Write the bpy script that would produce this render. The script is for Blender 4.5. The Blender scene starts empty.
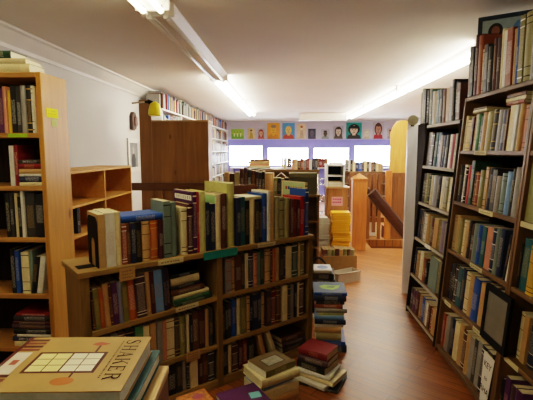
import bpy, bmesh, math, random
from mathutils import Matrix, Vector
random.seed(7)
S = bpy.context.scene
COL = S.collection
PI = math.pi
R = math.radians

# ------------------------------------------------------------------ helpers
class MB:
    """collects geometry for ONE mesh object"""
    def __init__(s): s.v = []; s.f = []; s.m = []; s.sm = []
    def face(s, pts, mi=0):
        b = len(s.v); s.v += [tuple(p) for p in pts]
        s.f.append(list(range(b, b + len(pts)))); s.m.append(mi); s.sm.append(False)
    def box(s, x0, x1, y0, y1, z0, z1, mi=0, M=None):
        p = [(x, y, z) for z in (z0, z1) for y in (y0, y1) for x in (x0, x1)]
        if M is not None: p = [tuple(M @ Vector(q)) for q in p]
        b = len(s.v); s.v += p
        for q in ((0, 2, 3, 1), (4, 5, 7, 6), (0, 1, 5, 4), (2, 6, 7, 3), (0, 4, 6, 2), (1, 3, 7, 5)):
            s.f.append([b + i for i in q]); s.m.append(mi); s.sm.append(False)
        return s
    def prism(s, poly, h0, h1, axis='z', mi=0, M=None):
        """polygon (2d, ccw) extruded along an axis"""
        def P(a, b, h):
            q = {'z': (a, b, h), 'y': (a, h, b), 'x': (h, a, b)}[axis]
            return tuple(M @ Vector(q)) if M is not None else q
        n = len(poly); b = len(s.v)
        s.v += [P(a, c, h0) for a, c in poly] + [P(a, c, h1) for a, c in poly]
        s.f.append([b + i for i in range(n)][::-1]); s.f.append([b + n + i for i in range(n)])
        for i in range(n):
            j = (i + 1) % n; s.f.append([b + i, b + j, b + n + j, b + n + i])
        s.m += [mi] * (n + 2); s.sm += [False] * (n + 2)
        return s
    def tube(s, pts, r, n=8, mi=0, cap=True):
        pts = [Vector(p) for p in pts]; rs = r if isinstance(r, (list, tuple)) else [r] * len(pts)
        b = len(s.v); ref = None
        for i, p in enumerate(pts):
            d = (pts[min(i + 1, len(pts) - 1)] - pts[max(i - 1, 0)]).normalized()
            if ref is None:
                ref = Vector((0, 0, 1)) if abs(d.z) < .9 else Vector((1, 0, 0))
            a = d.cross(ref).normalized(); c = d.cross(a).normalized()
            ref = -c if False else ref
            for k in range(n):
                t = 2 * PI * k / n
                s.v.append(tuple(p + (a * math.cos(t) + c * math.sin(t)) * rs[i]))
        for i in range(len(pts) - 1):
            for k in range(n):
                k2 = (k + 1) % n
                s.f.append([b + i * n + k, b + i * n + k2, b + (i + 1) * n + k2, b + (i + 1) * n + k]); s.m.append(mi); s.sm.append(True)
        if cap:
            s.f.append([b + k for k in range(n)]); s.f.append([b + (len(pts) - 1) * n + k for k in range(n)][::-1])
            s.m += [mi, mi]; s.sm += [False, False]
        return s
    def disc(s, c, rx, ry, plane='xz', off=0, n=18, mi=0):
        pts = []
        for k in range(n):
            t = 2 * PI * k / n; a = rx * math.cos(t); b = ry * math.sin(t)
            pts.append((c[0] + a, c[1], c[2] + b) if plane == 'xz' else (c[0] + a, c[1] + b, c[2]))
        s.face(pts, mi)
    def build(s, name, mats, parent=None, M=None, bevel=0):
        me = bpy.data.meshes.new(name); me.from_pydata(s.v, [], s.f)
        if not isinstance(mats, (list, tuple)): mats = [mats]
        for m in mats: me.materials.append(m)
        for p, mi, sm in zip(me.polygons, s.m, s.sm): p.material_index = mi; p.use_smooth = sm
        bm = bmesh.new(); bm.from_mesh(me)
        bmesh.ops.recalc_face_normals(bm, faces=bm.faces)
        if bevel:
            es = [e for e in bm.edges if len(e.link_faces) == 2 and e.calc_face_angle(0) > .6]
            bmesh.ops.bevel(bm, geom=es, offset=bevel, segments=1, affect='EDGES', profile=.5)
        bm.to_mesh(me); bm.free(); me.update()
        o = bpy.data.objects.new(name, me); COL.objects.link(o)
        if parent is not None: o.parent = parent
        if M is not None: o.matrix_local = M
        return o

def tag(o, label=None, cat=None, group=None, kind=None):
    if label: o['label'] = label
    if cat: o['category'] = cat
    if group: o['group'] = group
    if kind: o['kind'] = kind
    return o

def thing(name, label, cat, M=None, group=None):
    o = bpy.data.objects.new(name, None); COL.objects.link(o); o.empty_display_size = .1
    if M is not None: o.matrix_world = M
    return tag(o, label, cat, group)

def struct(o, label=None): o['kind'] = 'structure'; return o
def T(x, y, z): return Matrix.Translation((x, y, z))
def RZ(a): return Matrix.Rotation(a, 4, 'Z')
def frame(o, x, y, z):
    """4x4 from origin and three axes"""
    M = Matrix.Identity(4)
    for i, a in enumerate((x, y, z)):
        for j in range(3): M[j][i] = a[j]
    for j in range(3): M[j][3] = o[j]
    return M

ONES = ['', 'first', 'second', 'third', 'fourth', 'fifth', 'sixth', 'seventh', 'eighth', 'ninth', 'tenth', 'eleventh', 'twelfth',
        'thirteenth', 'fourteenth', 'fifteenth', 'sixteenth', 'seventeenth', 'eighteenth', 'nineteenth', 'twentieth']
def ordinal(n):
    if n <= 20: return ONES[n]
    t = {2: 'twenty', 3: 'thirty', 4: 'forty'}[n // 10]
    return (t[:-1] + 'ieth') if n % 10 == 0 else t + '-' + ONES[n % 10]

# ---------------------------------------------------------------- materials
def srgb(c): return tuple((v / 12.92 if v <= .04045 else ((v + .055) / 1.055) ** 2.4) for v in c)
def hexc(h): return srgb(tuple(int(h[i:i + 2], 16) / 255 for i in (0, 2, 4)))
MC = {}
def newmat(name):
    m = bpy.data.materials.new(name); m.use_nodes = True
    nt = m.node_tree; b = nt.nodes['Principled BSDF']
    return m, nt, b
def N(nt, t, **k):
    n = nt.nodes.new(t)
    for a, v in k.items(): setattr(n, a, v)
    return n
def mixrgb(nt, fac, a, b, mode='MIX'):
    n = nt.nodes.new('ShaderNodeMix'); n.data_type = 'RGBA'; n.blend_type = mode
    for sock, v in ((n.inputs[0], fac), (n.inputs[6], a), (n.inputs[7], b)):
        if hasattr(v, 'is_linked'): nt.links.new(v, sock)
        elif isinstance(v, (int, float)): sock.default_value = v
        else: sock.default_value = (*v, 1)
    return n.outputs[2]
def ramp(nt, src, stops):
    n = nt.nodes.new('ShaderNodeValToRGB'); nt.links.new(src, n.inputs[0])
    e = n.color_ramp.elements
    e[0].position, e[0].color = stops[0][0], (*stops[0][1], 1)
    e[1].position, e[1].color = stops[-1][0], (*stops[-1][1], 1)
    for p, c in stops[1:-1]:
        x = e.new(p); x.color = (*c, 1)
    return n.outputs[0]
def plain(key, h, rough=.6, var=.12, scale=14, metal=0, spec=.3):
    if key in MC: return MC[key]
    m, nt, b = newmat(key); c = hexc(h)
    tc = N(nt, 'ShaderNodeTexCoord'); no = N(nt, 'ShaderNodeTexNoise'); no.inputs['Scale'].default_value = scale
    no.inputs['Detail'].default_value = 4; nt.links.new(tc.outputs['Object'], no.inputs['Vector'])
    col = ramp(nt, no.outputs['Fac'], [(.3, tuple(v * (1 - var) for v in c)), (.7, tuple(min(1, v * (1 + var)) for v in c))])
    nt.links.new(col, b.inputs['Base Color'])
    b.inputs['Roughness'].default_value = rough; b.inputs['Metallic'].default_value = metal
    b.inputs['Specular IOR Level'].default_value = spec
    MC[key] = m; return m
def wood(key, light, dark, axis='z', rough=.45, scale=1., knots=False, spec=.35):
    if key in MC: return MC[key]
    m, nt, b = newmat(key); a, d = hexc(light), hexc(dark)
    tc = N(nt, 'ShaderNodeTexCoord'); mp = N(nt, 'ShaderNodeMapping')
    sc = {'x': (1.2, 14, 14), 'y': (14, 1.2, 14), 'z': (14, 14, 1.2)}[axis]
    mp.inputs['Scale'].default_value = [v * scale for v in sc]
    nt.links.new(tc.outputs['Object'], mp.inputs['Vector'])
    n1 = N(nt, 'ShaderNodeTexNoise'); n1.inputs['Scale'].default_value = 1.6; n1.inputs['Detail'].default_value = 6
    n1.inputs['Distortion'].default_value = 1.2; nt.links.new(mp.outputs[0], n1.inputs['Vector'])
    col = ramp(nt, n1.outputs['Fac'], [(.28, d), (.5, tuple((x + y) / 2 for x, y in zip(a, d))), (.72, a)])
    n2 = N(nt, 'ShaderNodeTexNoise'); n2.inputs['Scale'].default_value = 2.2; nt.links.new(tc.outputs['Object'], n2.inputs['Vector'])
    col = mixrgb(nt, ramp(nt, n2.outputs['Fac'], [(.35, (.25,) * 3), (.7, (0,) * 3)]), col, tuple(v * .55 for v in d))
    if knots:
        vo = N(nt, 'ShaderNodeTexVoronoi'); vo.inputs['Scale'].default_value = 1.0
        m2 = N(nt, 'ShaderNodeMapping'); k = {'x': (2.2, 5, 5), 'y': (5, 2.2, 5), 'z': (5, 5, 2.2)}[axis]
        m2.inputs['Scale'].default_value = k; nt.links.new(tc.outputs['Object'], m2.inputs['Vector'])
        nt.links.new(m2.outputs[0], vo.inputs['Vector'])
        col = mixrgb(nt, ramp(nt, vo.outputs['Distance'], [(.05, (.85,) * 3), (.11, (0,) * 3)]), col, hexc('5a3413'))
    nt.links.new(col, b.inputs['Base Color'])
    b.inputs['Roughness'].default_value = rough; b.inputs['Specular IOR Level'].default_value = spec
    bp = N(nt, 'ShaderNodeBump'); bp.inputs['Strength'].default_value = .08; nt.links.new(n1.outputs['Fac'], bp.inputs['Height'])
    nt.links.new(bp.outputs[0], b.inputs['Normal'])
    MC[key] = m; return m
def emit(key, h, strength):
    if key in MC: return MC[key]
    m, nt, b = newmat(key); b.inputs['Base Color'].default_value = (*hexc(h), 1)
    b.inputs['Emission Color'].default_value = (*hexc(h), 1); b.inputs['Emission Strength'].default_value = strength
    MC[key] = m; return m

PAL = {  # book colours: code -> (word, hex)
 'tan': ('tan', 'b8935e'), 'white': ('white', 'd9d6cc'), 'cream': ('cream', 'd6c89a'), 'rust': ('rust', '8a4524'), 'brown': ('brown', '583320'),
 'navy': ('navy', '1f2947'), 'black': ('black', '141414'), 'orange': ('orange', 'a8571f'), 'maroon': ('maroon', '4a1c20'), 'greyteal': ('grey-green', '6d7f78'),
 'olive': ('olive', '77733c'), 'purple': ('purple', '4b1f52'), 'red': ('red', 'a31f22'), 'lime': ('lime-yellow', 'bcba70'), 'teal': ('teal', '17525a'),
 'charcoal': ('charcoal', '33312f'), 'blue': ('blue', '1f4c9c'), 'khaki': ('khaki', '989163'), 'darkred': ('dark red', '7a1a1e'), 'greyblue': ('grey-blue', '76809a'),
 'plum': ('plum', '463038'), 'lightblue': ('light blue', '6d93c2'), 'grey': ('grey', '8b8882'), 'green': ('green', '3f7a4f'), 'salmon': ('salmon', 'c17f62'),
 'darkgreen': ('dark green', '22402c'), 'yellow': ('yellow', 'c79b22'), 'lilac': ('lilac', '8b7f9e'), 'pink': ('pink', 'c06a7c'), 'gold': ('golden', 'dfa81a')}
INKS = {'light': 'e6dcb8', 'gold': 'c9a24a', 'dark': '1d1a18', 'red': '9c2320', 'white': 'f0ede4'}
DARKS = {'rust', 'brown', 'navy', 'black', 'maroon', 'purple', 'red', 'teal', 'charcoal', 'blue', 'darkred', 'plum', 'green', 'darkgreen', 'orange', 'olive'}
def cover(code):
    h = PAL[code][1]
    return plain('cover_' + code, h, rough=.5, var=.1, scale=25, spec=.35)
def titled(code, ink):
    key = f'title_{code}_{ink}'
    if key in MC: return MC[key]
    m, nt, b = newmat(key)
    tc = N(nt, 'ShaderNodeTexCoord'); mp = N(nt, 'ShaderNodeMapping'); mp.inputs['Scale'].default_value = (150, 1, 230)
    nt.links.new(tc.outputs['Object'], mp.inputs['Vector'])
    no = N(nt, 'ShaderNodeTexNoise'); no.inputs['Scale'].default_value = 1.3; no.inputs['Detail'].default_value = 1
    nt.links.new(mp.outputs[0], no.inputs['Vector'])
    nt.links.new(mixrgb(nt, ramp(nt, no.outputs['Fac'], [(.48, (0,) * 3), (.62, (.45,) * 3)]), hexc(PAL[code][1]), hexc(INKS[ink])), b.inputs['Base Color'])
    b.inputs['Roughness'].default_value = .5
    MC[key] = m; return m
PAPER = plain('page_edges', 'cfc29c', rough=.9, var=.1, scale=60, spec=.1)
PAPERW = plain('page_edges_white', 'd8d2c0', rough=.9, var=.08, scale=60, spec=.1)

PINE = wood('pine_upright', 'c48c38', 'a26e24', 'z', knots=True)
PINEX = wood('pine_shelf_x', 'c08e4a', '9c6c30', 'x')
PINEY = wood('pine_shelf_y', 'c08e4a', '9c6c30', 'y')
OAKZ = wood('oak_upright', '94763c', '6e5427', 'z', rough=.5)
OAKX = wood('oak_shelf', 'a5854a', '7c6030', 'x', rough=.5)
BRNZ = wood('brown_upright', '7f5b2e', '5b401e', 'z', rough=.5)
BRNX = wood('brown_shelf', '815d30', '5a3f1e', 'x', rough=.5)
DKZ = wood('dark_upright', '33251a', '1e150d', 'z', rough=.85, spec=.08)
CUB = wood('cubby_wood', 'd39c4e', 'bc8438', 'y', rough=.5)
PLY = wood('plywood', '8a6233', '6f4a24', 'z', rough=.55, scale=.5, knots=True)
RAILW = wood('dark_handrail_wood', '44220f', '2c150a', 'x', rough=.35)
NEWEL = wood('orange_pine', 'bd7430', '98521e', 'z', rough=.4)
GUARD = wood('red_brown_boards', '8a5628', '5f3718', 'z', rough=.45)
WHITEP = plain('white_paint', 'e4e2dc', rough=.55, var=.03, scale=3)
STICKY = plain('yellow_note', 'e8e610', rough=.8, var=.04)
TEALP = plain('turquoise_card', '1f8a86', rough=.8, var=.06)
TANCARD = plain('tan_card', 'b08a55', rough=.8, var=.06)
CREAMCARD = plain('cream_card', 'c9bd92', rough=.8, var=.06)
INKD = plain('black_ink', '15130f', rough=.7)
BLACKM = plain('black_metal', '0b0b0c', rough=.65, spec=.12)
GREYM = plain('grey_metal', '8d8f90', rough=.35, metal=.8)
DARKFAB = plain('black_fabric', '151417', rough=.9)
CARD = plain('cardboard', '9a7444', rough=.85)

# ------------------------------------------------------------------- books
BOOKSTATE = []
def book(name, M, t, d, h, code, hard=True, pages=True, ink=None, bands=0, rnd=random, pm=None, extra=None):
    """local frame: x thickness, y depth (spine at y=0), z height"""
    b = .0028 if hard else .0012
    r = min(.010, t * .22) if hard else .0015
    ins = .004 if hard else .0005
    mb = MB()
    arc = [(0, r), (t * .14, r * .35), (t * .5, 0), (t * .86, r * .35), (t, r)]
    # ring heights
    zs = [0]; kinds = []
    th0 = rnd.uniform(.12, .35); th1 = rnd.uniform(.62, .85)
    seq = [(th0, 'c'), (th1, 't'), (1, 'c')]
    if bands:
        seq = [(.06, 'c'), (.08, 'b'), (th0, 'c'), (th0 + .015, 'b'), (th1, 't'), (th1 + .015, 'b'), (.92, 'c'), (.94, 'b'), (1, 'c')]
    for z, k in seq: zs.append(z * h); kinds.append(k)
    base = len(mb.v)
    for z in zs:
        for x, y in arc: mb.v.append((x, y, z))
    n = len(arc)
    for i, k in enumerate(kinds):
        for j in range(n - 1):
            mb.f.append([base + i * n + j, base + i * n + j + 1, base + (i + 1) * n + j + 1, base + (i + 1) * n + j])
            mb.m.append(2 if k == 'b' else (1 if (k == 't' and j in (1, 2)) else 0)); mb.sm.append(hard)
    # inside of the spine + two boards
    mb.box(0, b, r, d, 0, h); mb.box(t - b, t, r, d, 0, h)
    mb.face([(0, r, 0), (t * .14, r * .35, 0), (t * .5, 0, 0), (t * .86, r * .35, 0), (t, r, 0)]); mb.face([(0, r, h), (t * .14, r * .35, h), (t * .5, 0, h), (t * .86, r * .35, h), (t, r, h)])
    mb.face([(b, r, 0), (b, r, h), (t - b, r, h), (t - b, r, 0)])
    if ink is None:
        ink = rnd.choice(['light', 'gold', 'white']) if code in DARKS else rnd.choice(['dark', 'dark', 'red'])
    im = plain('ink_' + ink, INKS[ink], rough=.5)
    if not pages:
        mb.box(b, t - b, r, d - .003, ins, h - ins, 3)
    o = mb.build(name, [cover(code), titled(code, ink), im, pm or PAPER], M=M)
    if pages:
        p = MB().box(b, t - b, r + .0005, d - ins, ins, h - ins)
        p.build('pages', pm or PAPER, o)
    return o

def label_row(recs, place, group):
    """recs: (object, colour word, size word) from left to right"""
    from collections import Counter
    c = Counter(w for _, w, _ in recs); seen = Counter()
    for o, w, sz in recs:
        seen[w] += 1
        s = (sz + ' ') if sz else ''
        if c[w] == 1: lab = f"{s}{w} book, only {w} one {place}"
        else: lab = f"{s}{w} book, {ordinal(seen[w])} {w} from left {place}"
        tag(o, lab, 'book', group)

def sizeword(t, h, mt, mh):
    if h > mh * 1.14: return 'tall'
    if h < mh * .86: return 'short'
    if t > mt * 1.45: return 'thick'
    if t < mt * .62: return 'slim'
    return ''

ALT = {'navy': 'charcoal', 'black': 'plum', 'cream': 'tan', 'tan': 'khaki', 'maroon': 'plum', 'grey': 'white', 'blue': 'teal', 'khaki': 'olive', 'white': 'cream',
       'teal': 'navy', 'charcoal': 'brown', 'olive': 'darkgreen', 'rust': 'salmon', 'brown': 'rust', 'purple': 'maroon', 'lilac': 'grey', 'greyteal': 'teal',
       'yellow': 'gold', 'green': 'darkgreen', 'darkgreen': 'green', 'salmon': 'rust', 'lightblue': 'greyblue', 'red': 'darkred', 'pink': 'salmon'}
def do_row(F, specs, place, group, depth=.2, xmin=None, xmax=None, split=None, setback=.0, seed=1, hmax=9, pages=True, jitter=.012, z0=.0006, back=None):
    rnd = random.Random(seed); recs = []; L = []
    for s in specs:
        code, x, w, h = s[:4]; op = s[4] if len(s) > 4 else {}
        if split and w > split and not op.get('whole'):
            k = max(2, int(round(w / (split * .62))))
            ws = [w / k * rnd.uniform(.8, 1.2) for _ in range(k)]; q = w / sum(ws); xx = x
            for i in range(k):
                c = code if i % 2 == 0 else ALT.get(code, code)
                L.append((c, xx, ws[i] * q, h * (1 if i == 0 else rnd.uniform(.92, 1.02)), op)); xx += ws[i] * q
        else: L.append((code, x, w, h, op))
    if xmin is not None:
        L = [(c, max(x, xmin), w - max(0, xmin - x), h, o) for c, x, w, h, o in L if x + w > xmin + .008]
    if xmax is not None:
        L = [(c, x, min(w, xmax - x), h, o) for c, x, w, h, o in L if xmax - x > .008]
    mt = sum(l[2] for l in L) / len(L); mh = sum(min(l[3], hmax) for l in L) / len(L)
    for code, x, w, h, op in L:
        h = min(h, hmax); d = op.get('d', depth * rnd.uniform(.88, 1.1)); y = op.get('y', setback + rnd.uniform(0, jitter))
        if back: d = min(d, back - y)
        M = F @ T(x + .0008, y, z0)
        if op.get('tilt'): M = M @ Matrix.Rotation(op['tilt'], 4, 'Y')
        o = book('book', M, w - .0016, d, h, code, hard=op.get('hard', rnd.random() < .6), bands=rnd.random() < .18, rnd=rnd, pages=pages, ink=op.get('ink'), pm=op.get('pm'))
        recs.append((o, PAL[code][0], sizeword(w, h, mt, mh)))
        op['obj'] = o
    label_row(recs, place, group)
    return [r[0] for r in recs]

def flat_book(Fu, right, up_z, t, d, h, code, y=0, rot=0, **k):
    """a book lying down; frame Fu: x along shelf, y into, z up; its right end at x=right, spine toward the viewer"""
    M = Fu @ T(right, y, up_z) @ RZ(rot) @ frame((0, 0, 0), (0, 0, 1), (0, 1, 0), (-1, 0, 0))
    return book('book', M, t, d, h, code, **k)

# ================================================================= CAMERA
FPX = 430.; HC = 1.6
pit = math.atan(50 / FPX); yaw = math.atan(18.5 / FPX * math.cos(pit))
fw = Vector((-math.sin(yaw) * math.cos(pit), math.cos(yaw) * math.cos(pit), -math.sin(pit)))
rt = Vector((math.cos(yaw), math.sin(yaw), 0)); up = rt.cross(fw)
cam = bpy.data.cameras.new('camera'); cam.sensor_width = 36; cam.lens = FPX * 36 / 533; cam.clip_start = .05
co = bpy.data.objects.new('camera', cam); COL.objects.link(co)
co.matrix_world = frame((0, 0, HC), rt, up, -fw); S.camera = co

# ================================================================= ROOM
CEIL = 2.62; YB = 15.4; XL = -2.4; XR = 4.2; XRN = 2.05
def wallmat(key, h, h2=None):
    return plain(key, h, rough=.85, var=.04, scale=1.3, spec=.15)
WALLM = wallmat('wall_paint', 'c6c4c1'); CEILM = wallmat('ceiling_paint', 'd9d3c8'); LAV = wallmat('lavender_wall', 'c2c1d6'); LAVD = wallmat('purple_wall_band', '8486da')
def floor_mat():
    m, nt, b = newmat('floor_boards')
    tc = N(nt, 'ShaderNodeTexCoord'); mp = N(nt, 'ShaderNodeMapping'); mp.inputs['Rotation'].default_value = (0, 0, R(38))
    nt.links.new(tc.outputs['Object'], mp.inputs['Vector'])
    br = N(nt, 'ShaderNodeTexBrick'); br.offset = .37
    br.inputs['Color1'].default_value = (*hexc('a3632a'), 1); br.inputs['Color2'].default_value = (*hexc('864d1c'), 1); br.inputs['Mortar'].default_value = (*hexc('3a1f10'), 1)
    br.inputs['Scale'].default_value = 1; br.inputs['Mortar Size'].default_value = .003; br.inputs['Brick Width'].default_value = 1.1; br.inputs['Row Height'].default_value = .085
    nt.links.new(mp.outputs[0], br.inputs['Vector'])
    m2 = N(nt, 'ShaderNodeMapping'); m2.inputs['Scale'].default_value = (1.5, 24, 1); nt.links.new(mp.outputs[0], m2.inputs['Vector'])
    no = N(nt, 'ShaderNodeTexNoise'); no.inputs['Scale'].default_value = 2.5; no.inputs['Detail'].default_value = 6; nt.links.new(m2.outputs[0], no.inputs['Vector'])
    c = mixrgb(nt, .55, br.outputs['Color'], ramp(nt, no.outputs['Fac'], [(.3, (.45,) * 3), (.7, (1.25,) * 3)]), 'MULTIPLY')
    nt.links.new(c, b.inputs['Base Color'])
    rr = N(nt, 'ShaderNodeMapRange'); rr.inputs[3].default_value = .26; rr.inputs[4].default_value = .5
    n3 = N(nt, 'ShaderNodeTexNoise'); n3.inputs['Scale'].default_value = 3; nt.links.new(m2.outputs[0], n3.inputs['Vector'])
    nt.links.new(n3.outputs['Fac'], rr.inputs[0]); nt.links.new(rr.outputs[0], b.inputs['Roughness'])
    bp = N(nt, 'ShaderNodeBump'); bp.inputs['Strength'].default_value = .12; nt.links.new(n3.outputs['Fac'], bp.inputs['Height']); nt.links.new(bp.outputs[0], b.inputs['Normal'])
    return m
FLOORM = floor_mat()
# floor with a stairwell opening
WX0, WX1, WY0, WY1 = 1.42, 3.0, 6.98, 7.66
mb = MB()
for x0, x1, y0, y1 in ((XL - .1, WX0, -1.6, YB + .1), (WX1, XR + .1, -1.6, YB + .1), (WX0, WX1, -1.6, WY0), (WX0, WX1, WY1, YB + .1)):
    mb.box(x0, x1, y0, y1, -.12, 0)
struct(mb.build('floor', FLOORM))
struct(MB().box(XL - .1, XR + .1, -1.6, YB + .1, CEIL, CEIL + .1).build('ceiling', CEILM))
struct(MB().box(XL - .12, XL, -1.6, YB + .1, 0, CEIL).build('wall_left', WALLM))
struct(MB().box(XL - .1, XRN + .1, -1.72, -1.6, 0, CEIL).build('wall_front', WALLM))
mb = MB().box(XRN, XRN + .12, -1.6, 4.8, 0, CEIL)
mb.box(XRN, XR + .1, 4.8, 4.92, 0, CEIL)
struct(mb.build('wall_right_near', WALLM))
struct(MB().box(XR, XR + .12, 4.92, YB + .1, 0, CEIL).build('wall_right', WALLM))
struct(MB().prism([(XL, 2.47), (XL + .018, 2.47), (XL + .03, 2.50), (XL + .12, 2.59), (XL + .15, 2.60), (XL + .15, CEIL), (XL, CEIL)], -1.6, YB, 'y').build('trim_1', WHITEP))
# back wall with four windows
wins = [(-2.02, -.78), (-.64, .85), (.99, 2.29), (2.43, 3.9)]
tops = [1.775, 1.70, 1.70, 1.775]; ZB = 1.02
mb = MB().box(XL, XR, YB, YB + .14, 0, ZB, 1).box(XL, XR, YB, YB + .14, 1.985, CEIL, 0).box(XL, XR, YB, YB + .14, 1.775, 1.985, 1)
xs = XL
for (a, b_), tz in zip(wins, tops):
    mb.box(xs, a, YB, YB + .14, ZB, 1.775, 1); xs = b_
    if tz < 1.77: mb.box(a, b_, YB, YB + .14, tz, 1.775, 1)
mb.box(xs, XR, YB, YB + .14, ZB, 1.775, 1)
struct(mb.build('wall_back', [LAV, LAVD]))
struct(MB().box(XL, XR, YB - .07, YB, 1.955, 1.985).build('trim_2', plain('lilac_ledge', 'a9a9dd', var=.03)))
GL = bpy.data.materials.new('window_glass'); GL.use_nodes = True; nt = GL.node_tree; nt.nodes.clear()
ou = N(nt, 'ShaderNodeOutputMaterial'); mx = N(nt, 'ShaderNodeMixShader'); tr = N(nt, 'ShaderNodeBsdfTransparent'); gs = N(nt, 'ShaderNodeBsdfGlossy'); fr = N(nt, 'ShaderNodeFresnel')
gs.inputs['Roughness'].default_value = .02; fr.inputs[0].default_value = 1.45
nt.links.new(fr.outputs[0], mx.inputs[0]); nt.links.new(tr.outputs[0], mx.inputs[1]); nt.links.new(gs.outputs[0], mx.inputs[2]); nt.links.new(mx.outputs[0], ou.inputs[0])
FRM = plain('lavender_window_frame', '8688d2', rough=.5, var=.03)
for i, ((a, b_), tz) in enumerate(zip(wins, tops)):
    w = .035
    mb = MB().box(a, a + w, YB + .03, YB + .09, ZB, tz).box(b_ - w, b_, YB + .03, YB + .09, ZB, tz).box(a + w, b_ - w, YB + .03, YB + .09, ZB, ZB + w).box(a + w, b_ - w, YB + .03, YB + .09, tz - w, tz)
    f = struct(mb.build(f'window_{i + 1}', FRM))
    MB().box(a + w, b_ - w, YB + .055, YB + .061, ZB + w, tz - w).build('pane', GL, f)
# stairwell: walls and steps going down to the right
WELL = wood('stair_boards', '7c4a26', '573117', 'x')
mb = MB().box(WX0, WX1, WY0 - .02, WY0, -1.2, -.12).box(WX0, WX1, WY1, WY1 + .02, -1.2, -.12).box(WX1, WX1 + .02, WY0, WY1, -1.2, -.12).box(WX0 - .02, WX0, WY0, WY1, -1.2, -.12).box(WX0, WX1, WY0, WY1, -1.22, -1.2)
struct(mb.build('trim_3', WELL))
t = thing('staircase', 'wooden stairs going down beside the handrail behind the square newel post', 'stairs', T(WX0, WY0, -1.2))
for k in range(5):
    MB().box(.02 + k * .26, .02 + (k + 1) * .26 + .02, .03, WY1 - WY0 - .03, 0, 1.2 - .19 * (k + 1)).build('step', WELL, t)

# world: white overcast sky outside the windows
wd = bpy.data.worlds.new('sky'); S.world = wd; wd.use_nodes = True
bg = wd.node_tree.nodes['Background']; bg.inputs[0].default_value = (.86, .91, 1, 1); bg.inputs[1].default_value = 26.

# ================================================================= LIGHTS
TUBE_ON = emit('lit_tube', 'ffefc4', 12.); TUBE_OFF = plain('unlit_tube', 'ecebe8', rough=.25, var=.02); ENAMEL = plain('white_enamel', 'efece4', rough=.4, var=.03)
TUBE_FAR = emit('lit_tube_cool', 'fff4de', 42.)
def fixture(x, y0, y1, lit, label, mat, tubes=(-.06, .06), group=None, hw=.115):
    t = thing('fluorescent_light', label, 'ceiling light', T(x, y0, CEIL), group); L = y1 - y0
    MB().prism([(-.05, -.06), (.05, -.06), (hw, -.012), (hw, 0), (-hw, 0), (-hw, -.012)], .02, L - .02, 'y').build('housing', ENAMEL, t)
    for e in (0, L - .03):
        MB().box(-.118, .118, e, e + .03, -.085, 0).build('end_plate', ENAMEL, t, bevel=.004)
        for q in tubes:
            MB().box(q - .018, q + .018, e - .012 if e == 0 else e, e + .03 if e == 0 else e + .042, -.105, -.045).build('lamp_holder', ENAMEL, t, bevel=.004)
    for q in tubes:
        MB().tube([(q, .032, -.088), (q, L - .032, -.088)], .019, 10).build('tube', mat, t)
    return t
fixture(-.9, .1, 3.02, True, 'lit twin-tube ceiling light cut off by the top edge of the photo', TUBE_ON)
fixture(-.9, 3.12, 5.92, False, 'unlit twin-tube white ceiling light between two lit ones', TUBE_OFF)
fixture(-.9, 5.97, 8.85, True, 'lit tube ceiling light just beyond the unlit one, left side of room', TUBE_FAR, hw=.06)
fixture(-.9, 8.9, 11.8, True, 'farthest lit tube ceiling light of the left row', TUBE_FAR, hw=.06)
fixture(1.88, 4.2, 7.05, True, 'nearest lit ceiling light of the right row, above the bookcases', TUBE_FAR, hw=.06)
fixture(1.88, 7.1, 9.95, True, 'middle lit ceiling light of the right row', TUBE_FAR, hw=.06)
fixture(1.88, 10.0, 12.9, True, 'farthest lit ceiling light of the right row, near the portraits', TUBE_FAR, hw=.06)
t = thing('ceiling_light_box', 'long white box-shaped unlit ceiling fitting in front of the portraits', 'ceiling light', T(1.06, 12.3, CEIL))
MB().prism([(0, 0), (.3, 0), (.28, -.16), (.25, -.19), (.05, -.19), (.02, -.16)], -.64, .64, 'x').build('housing', WHITEP, t)
for e in (-.66, .64): MB().box(e, e + .02, -.005, .305, -.195, 0).build('end_plate', WHITEP, t)

# ================================================================= LOW CENTRE BOOKCASE
ANG = math.atan2(.646, .763)
CF = T(-1.086, 2.183, 0) @ RZ(ANG)
cc = thing('low_bookcase', 'low two-bay pine bookcase standing diagonally in the room, books along its top', 'bookcase', CF)
LEN = 1.715; DEP = .34; H1 = .95
for a, b_ in ((0, .045), (.845, .888), (LEN - .045, LEN)):
    MB().box(a, b_, 0, DEP, 0, H1 - .032).build('upright', OAKZ, cc, bevel=.002)
top_board = MB().box(-.015, LEN + .005, -.008, DEP + .01, H1 - .032, H1).build('top_board', OAKX, cc, bevel=.003)
TILT = R(-2.6)
def shelf(x0, x1, z, tilt=0, th=.03):
    o = MB().box(0, x1 - x0, .004, DEP - .012, -th, 0).build('shelf', OAKX, cc, T(x0, 0, z) @ Matrix.Rotation(tilt, 4, 'Y'), bevel=.002)
    return o
b1s = shelf(.046, .844, .603, TILT)
b1l = shelf(.046, .844, .305); shelf(.046, .844, .06, 0, .058)
shelf(.889, LEN - .046, .64); shelf(.889, LEN - .046, .318); shelf(.889, LEN - .046, .06, 0, .058)
MB().box(.002, LEN - .002, DEP - .01, DEP, .005, H1 - .033).build('back_panel', wood('back_board', '4a3520', '33230f', 'z'), cc)
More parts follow.
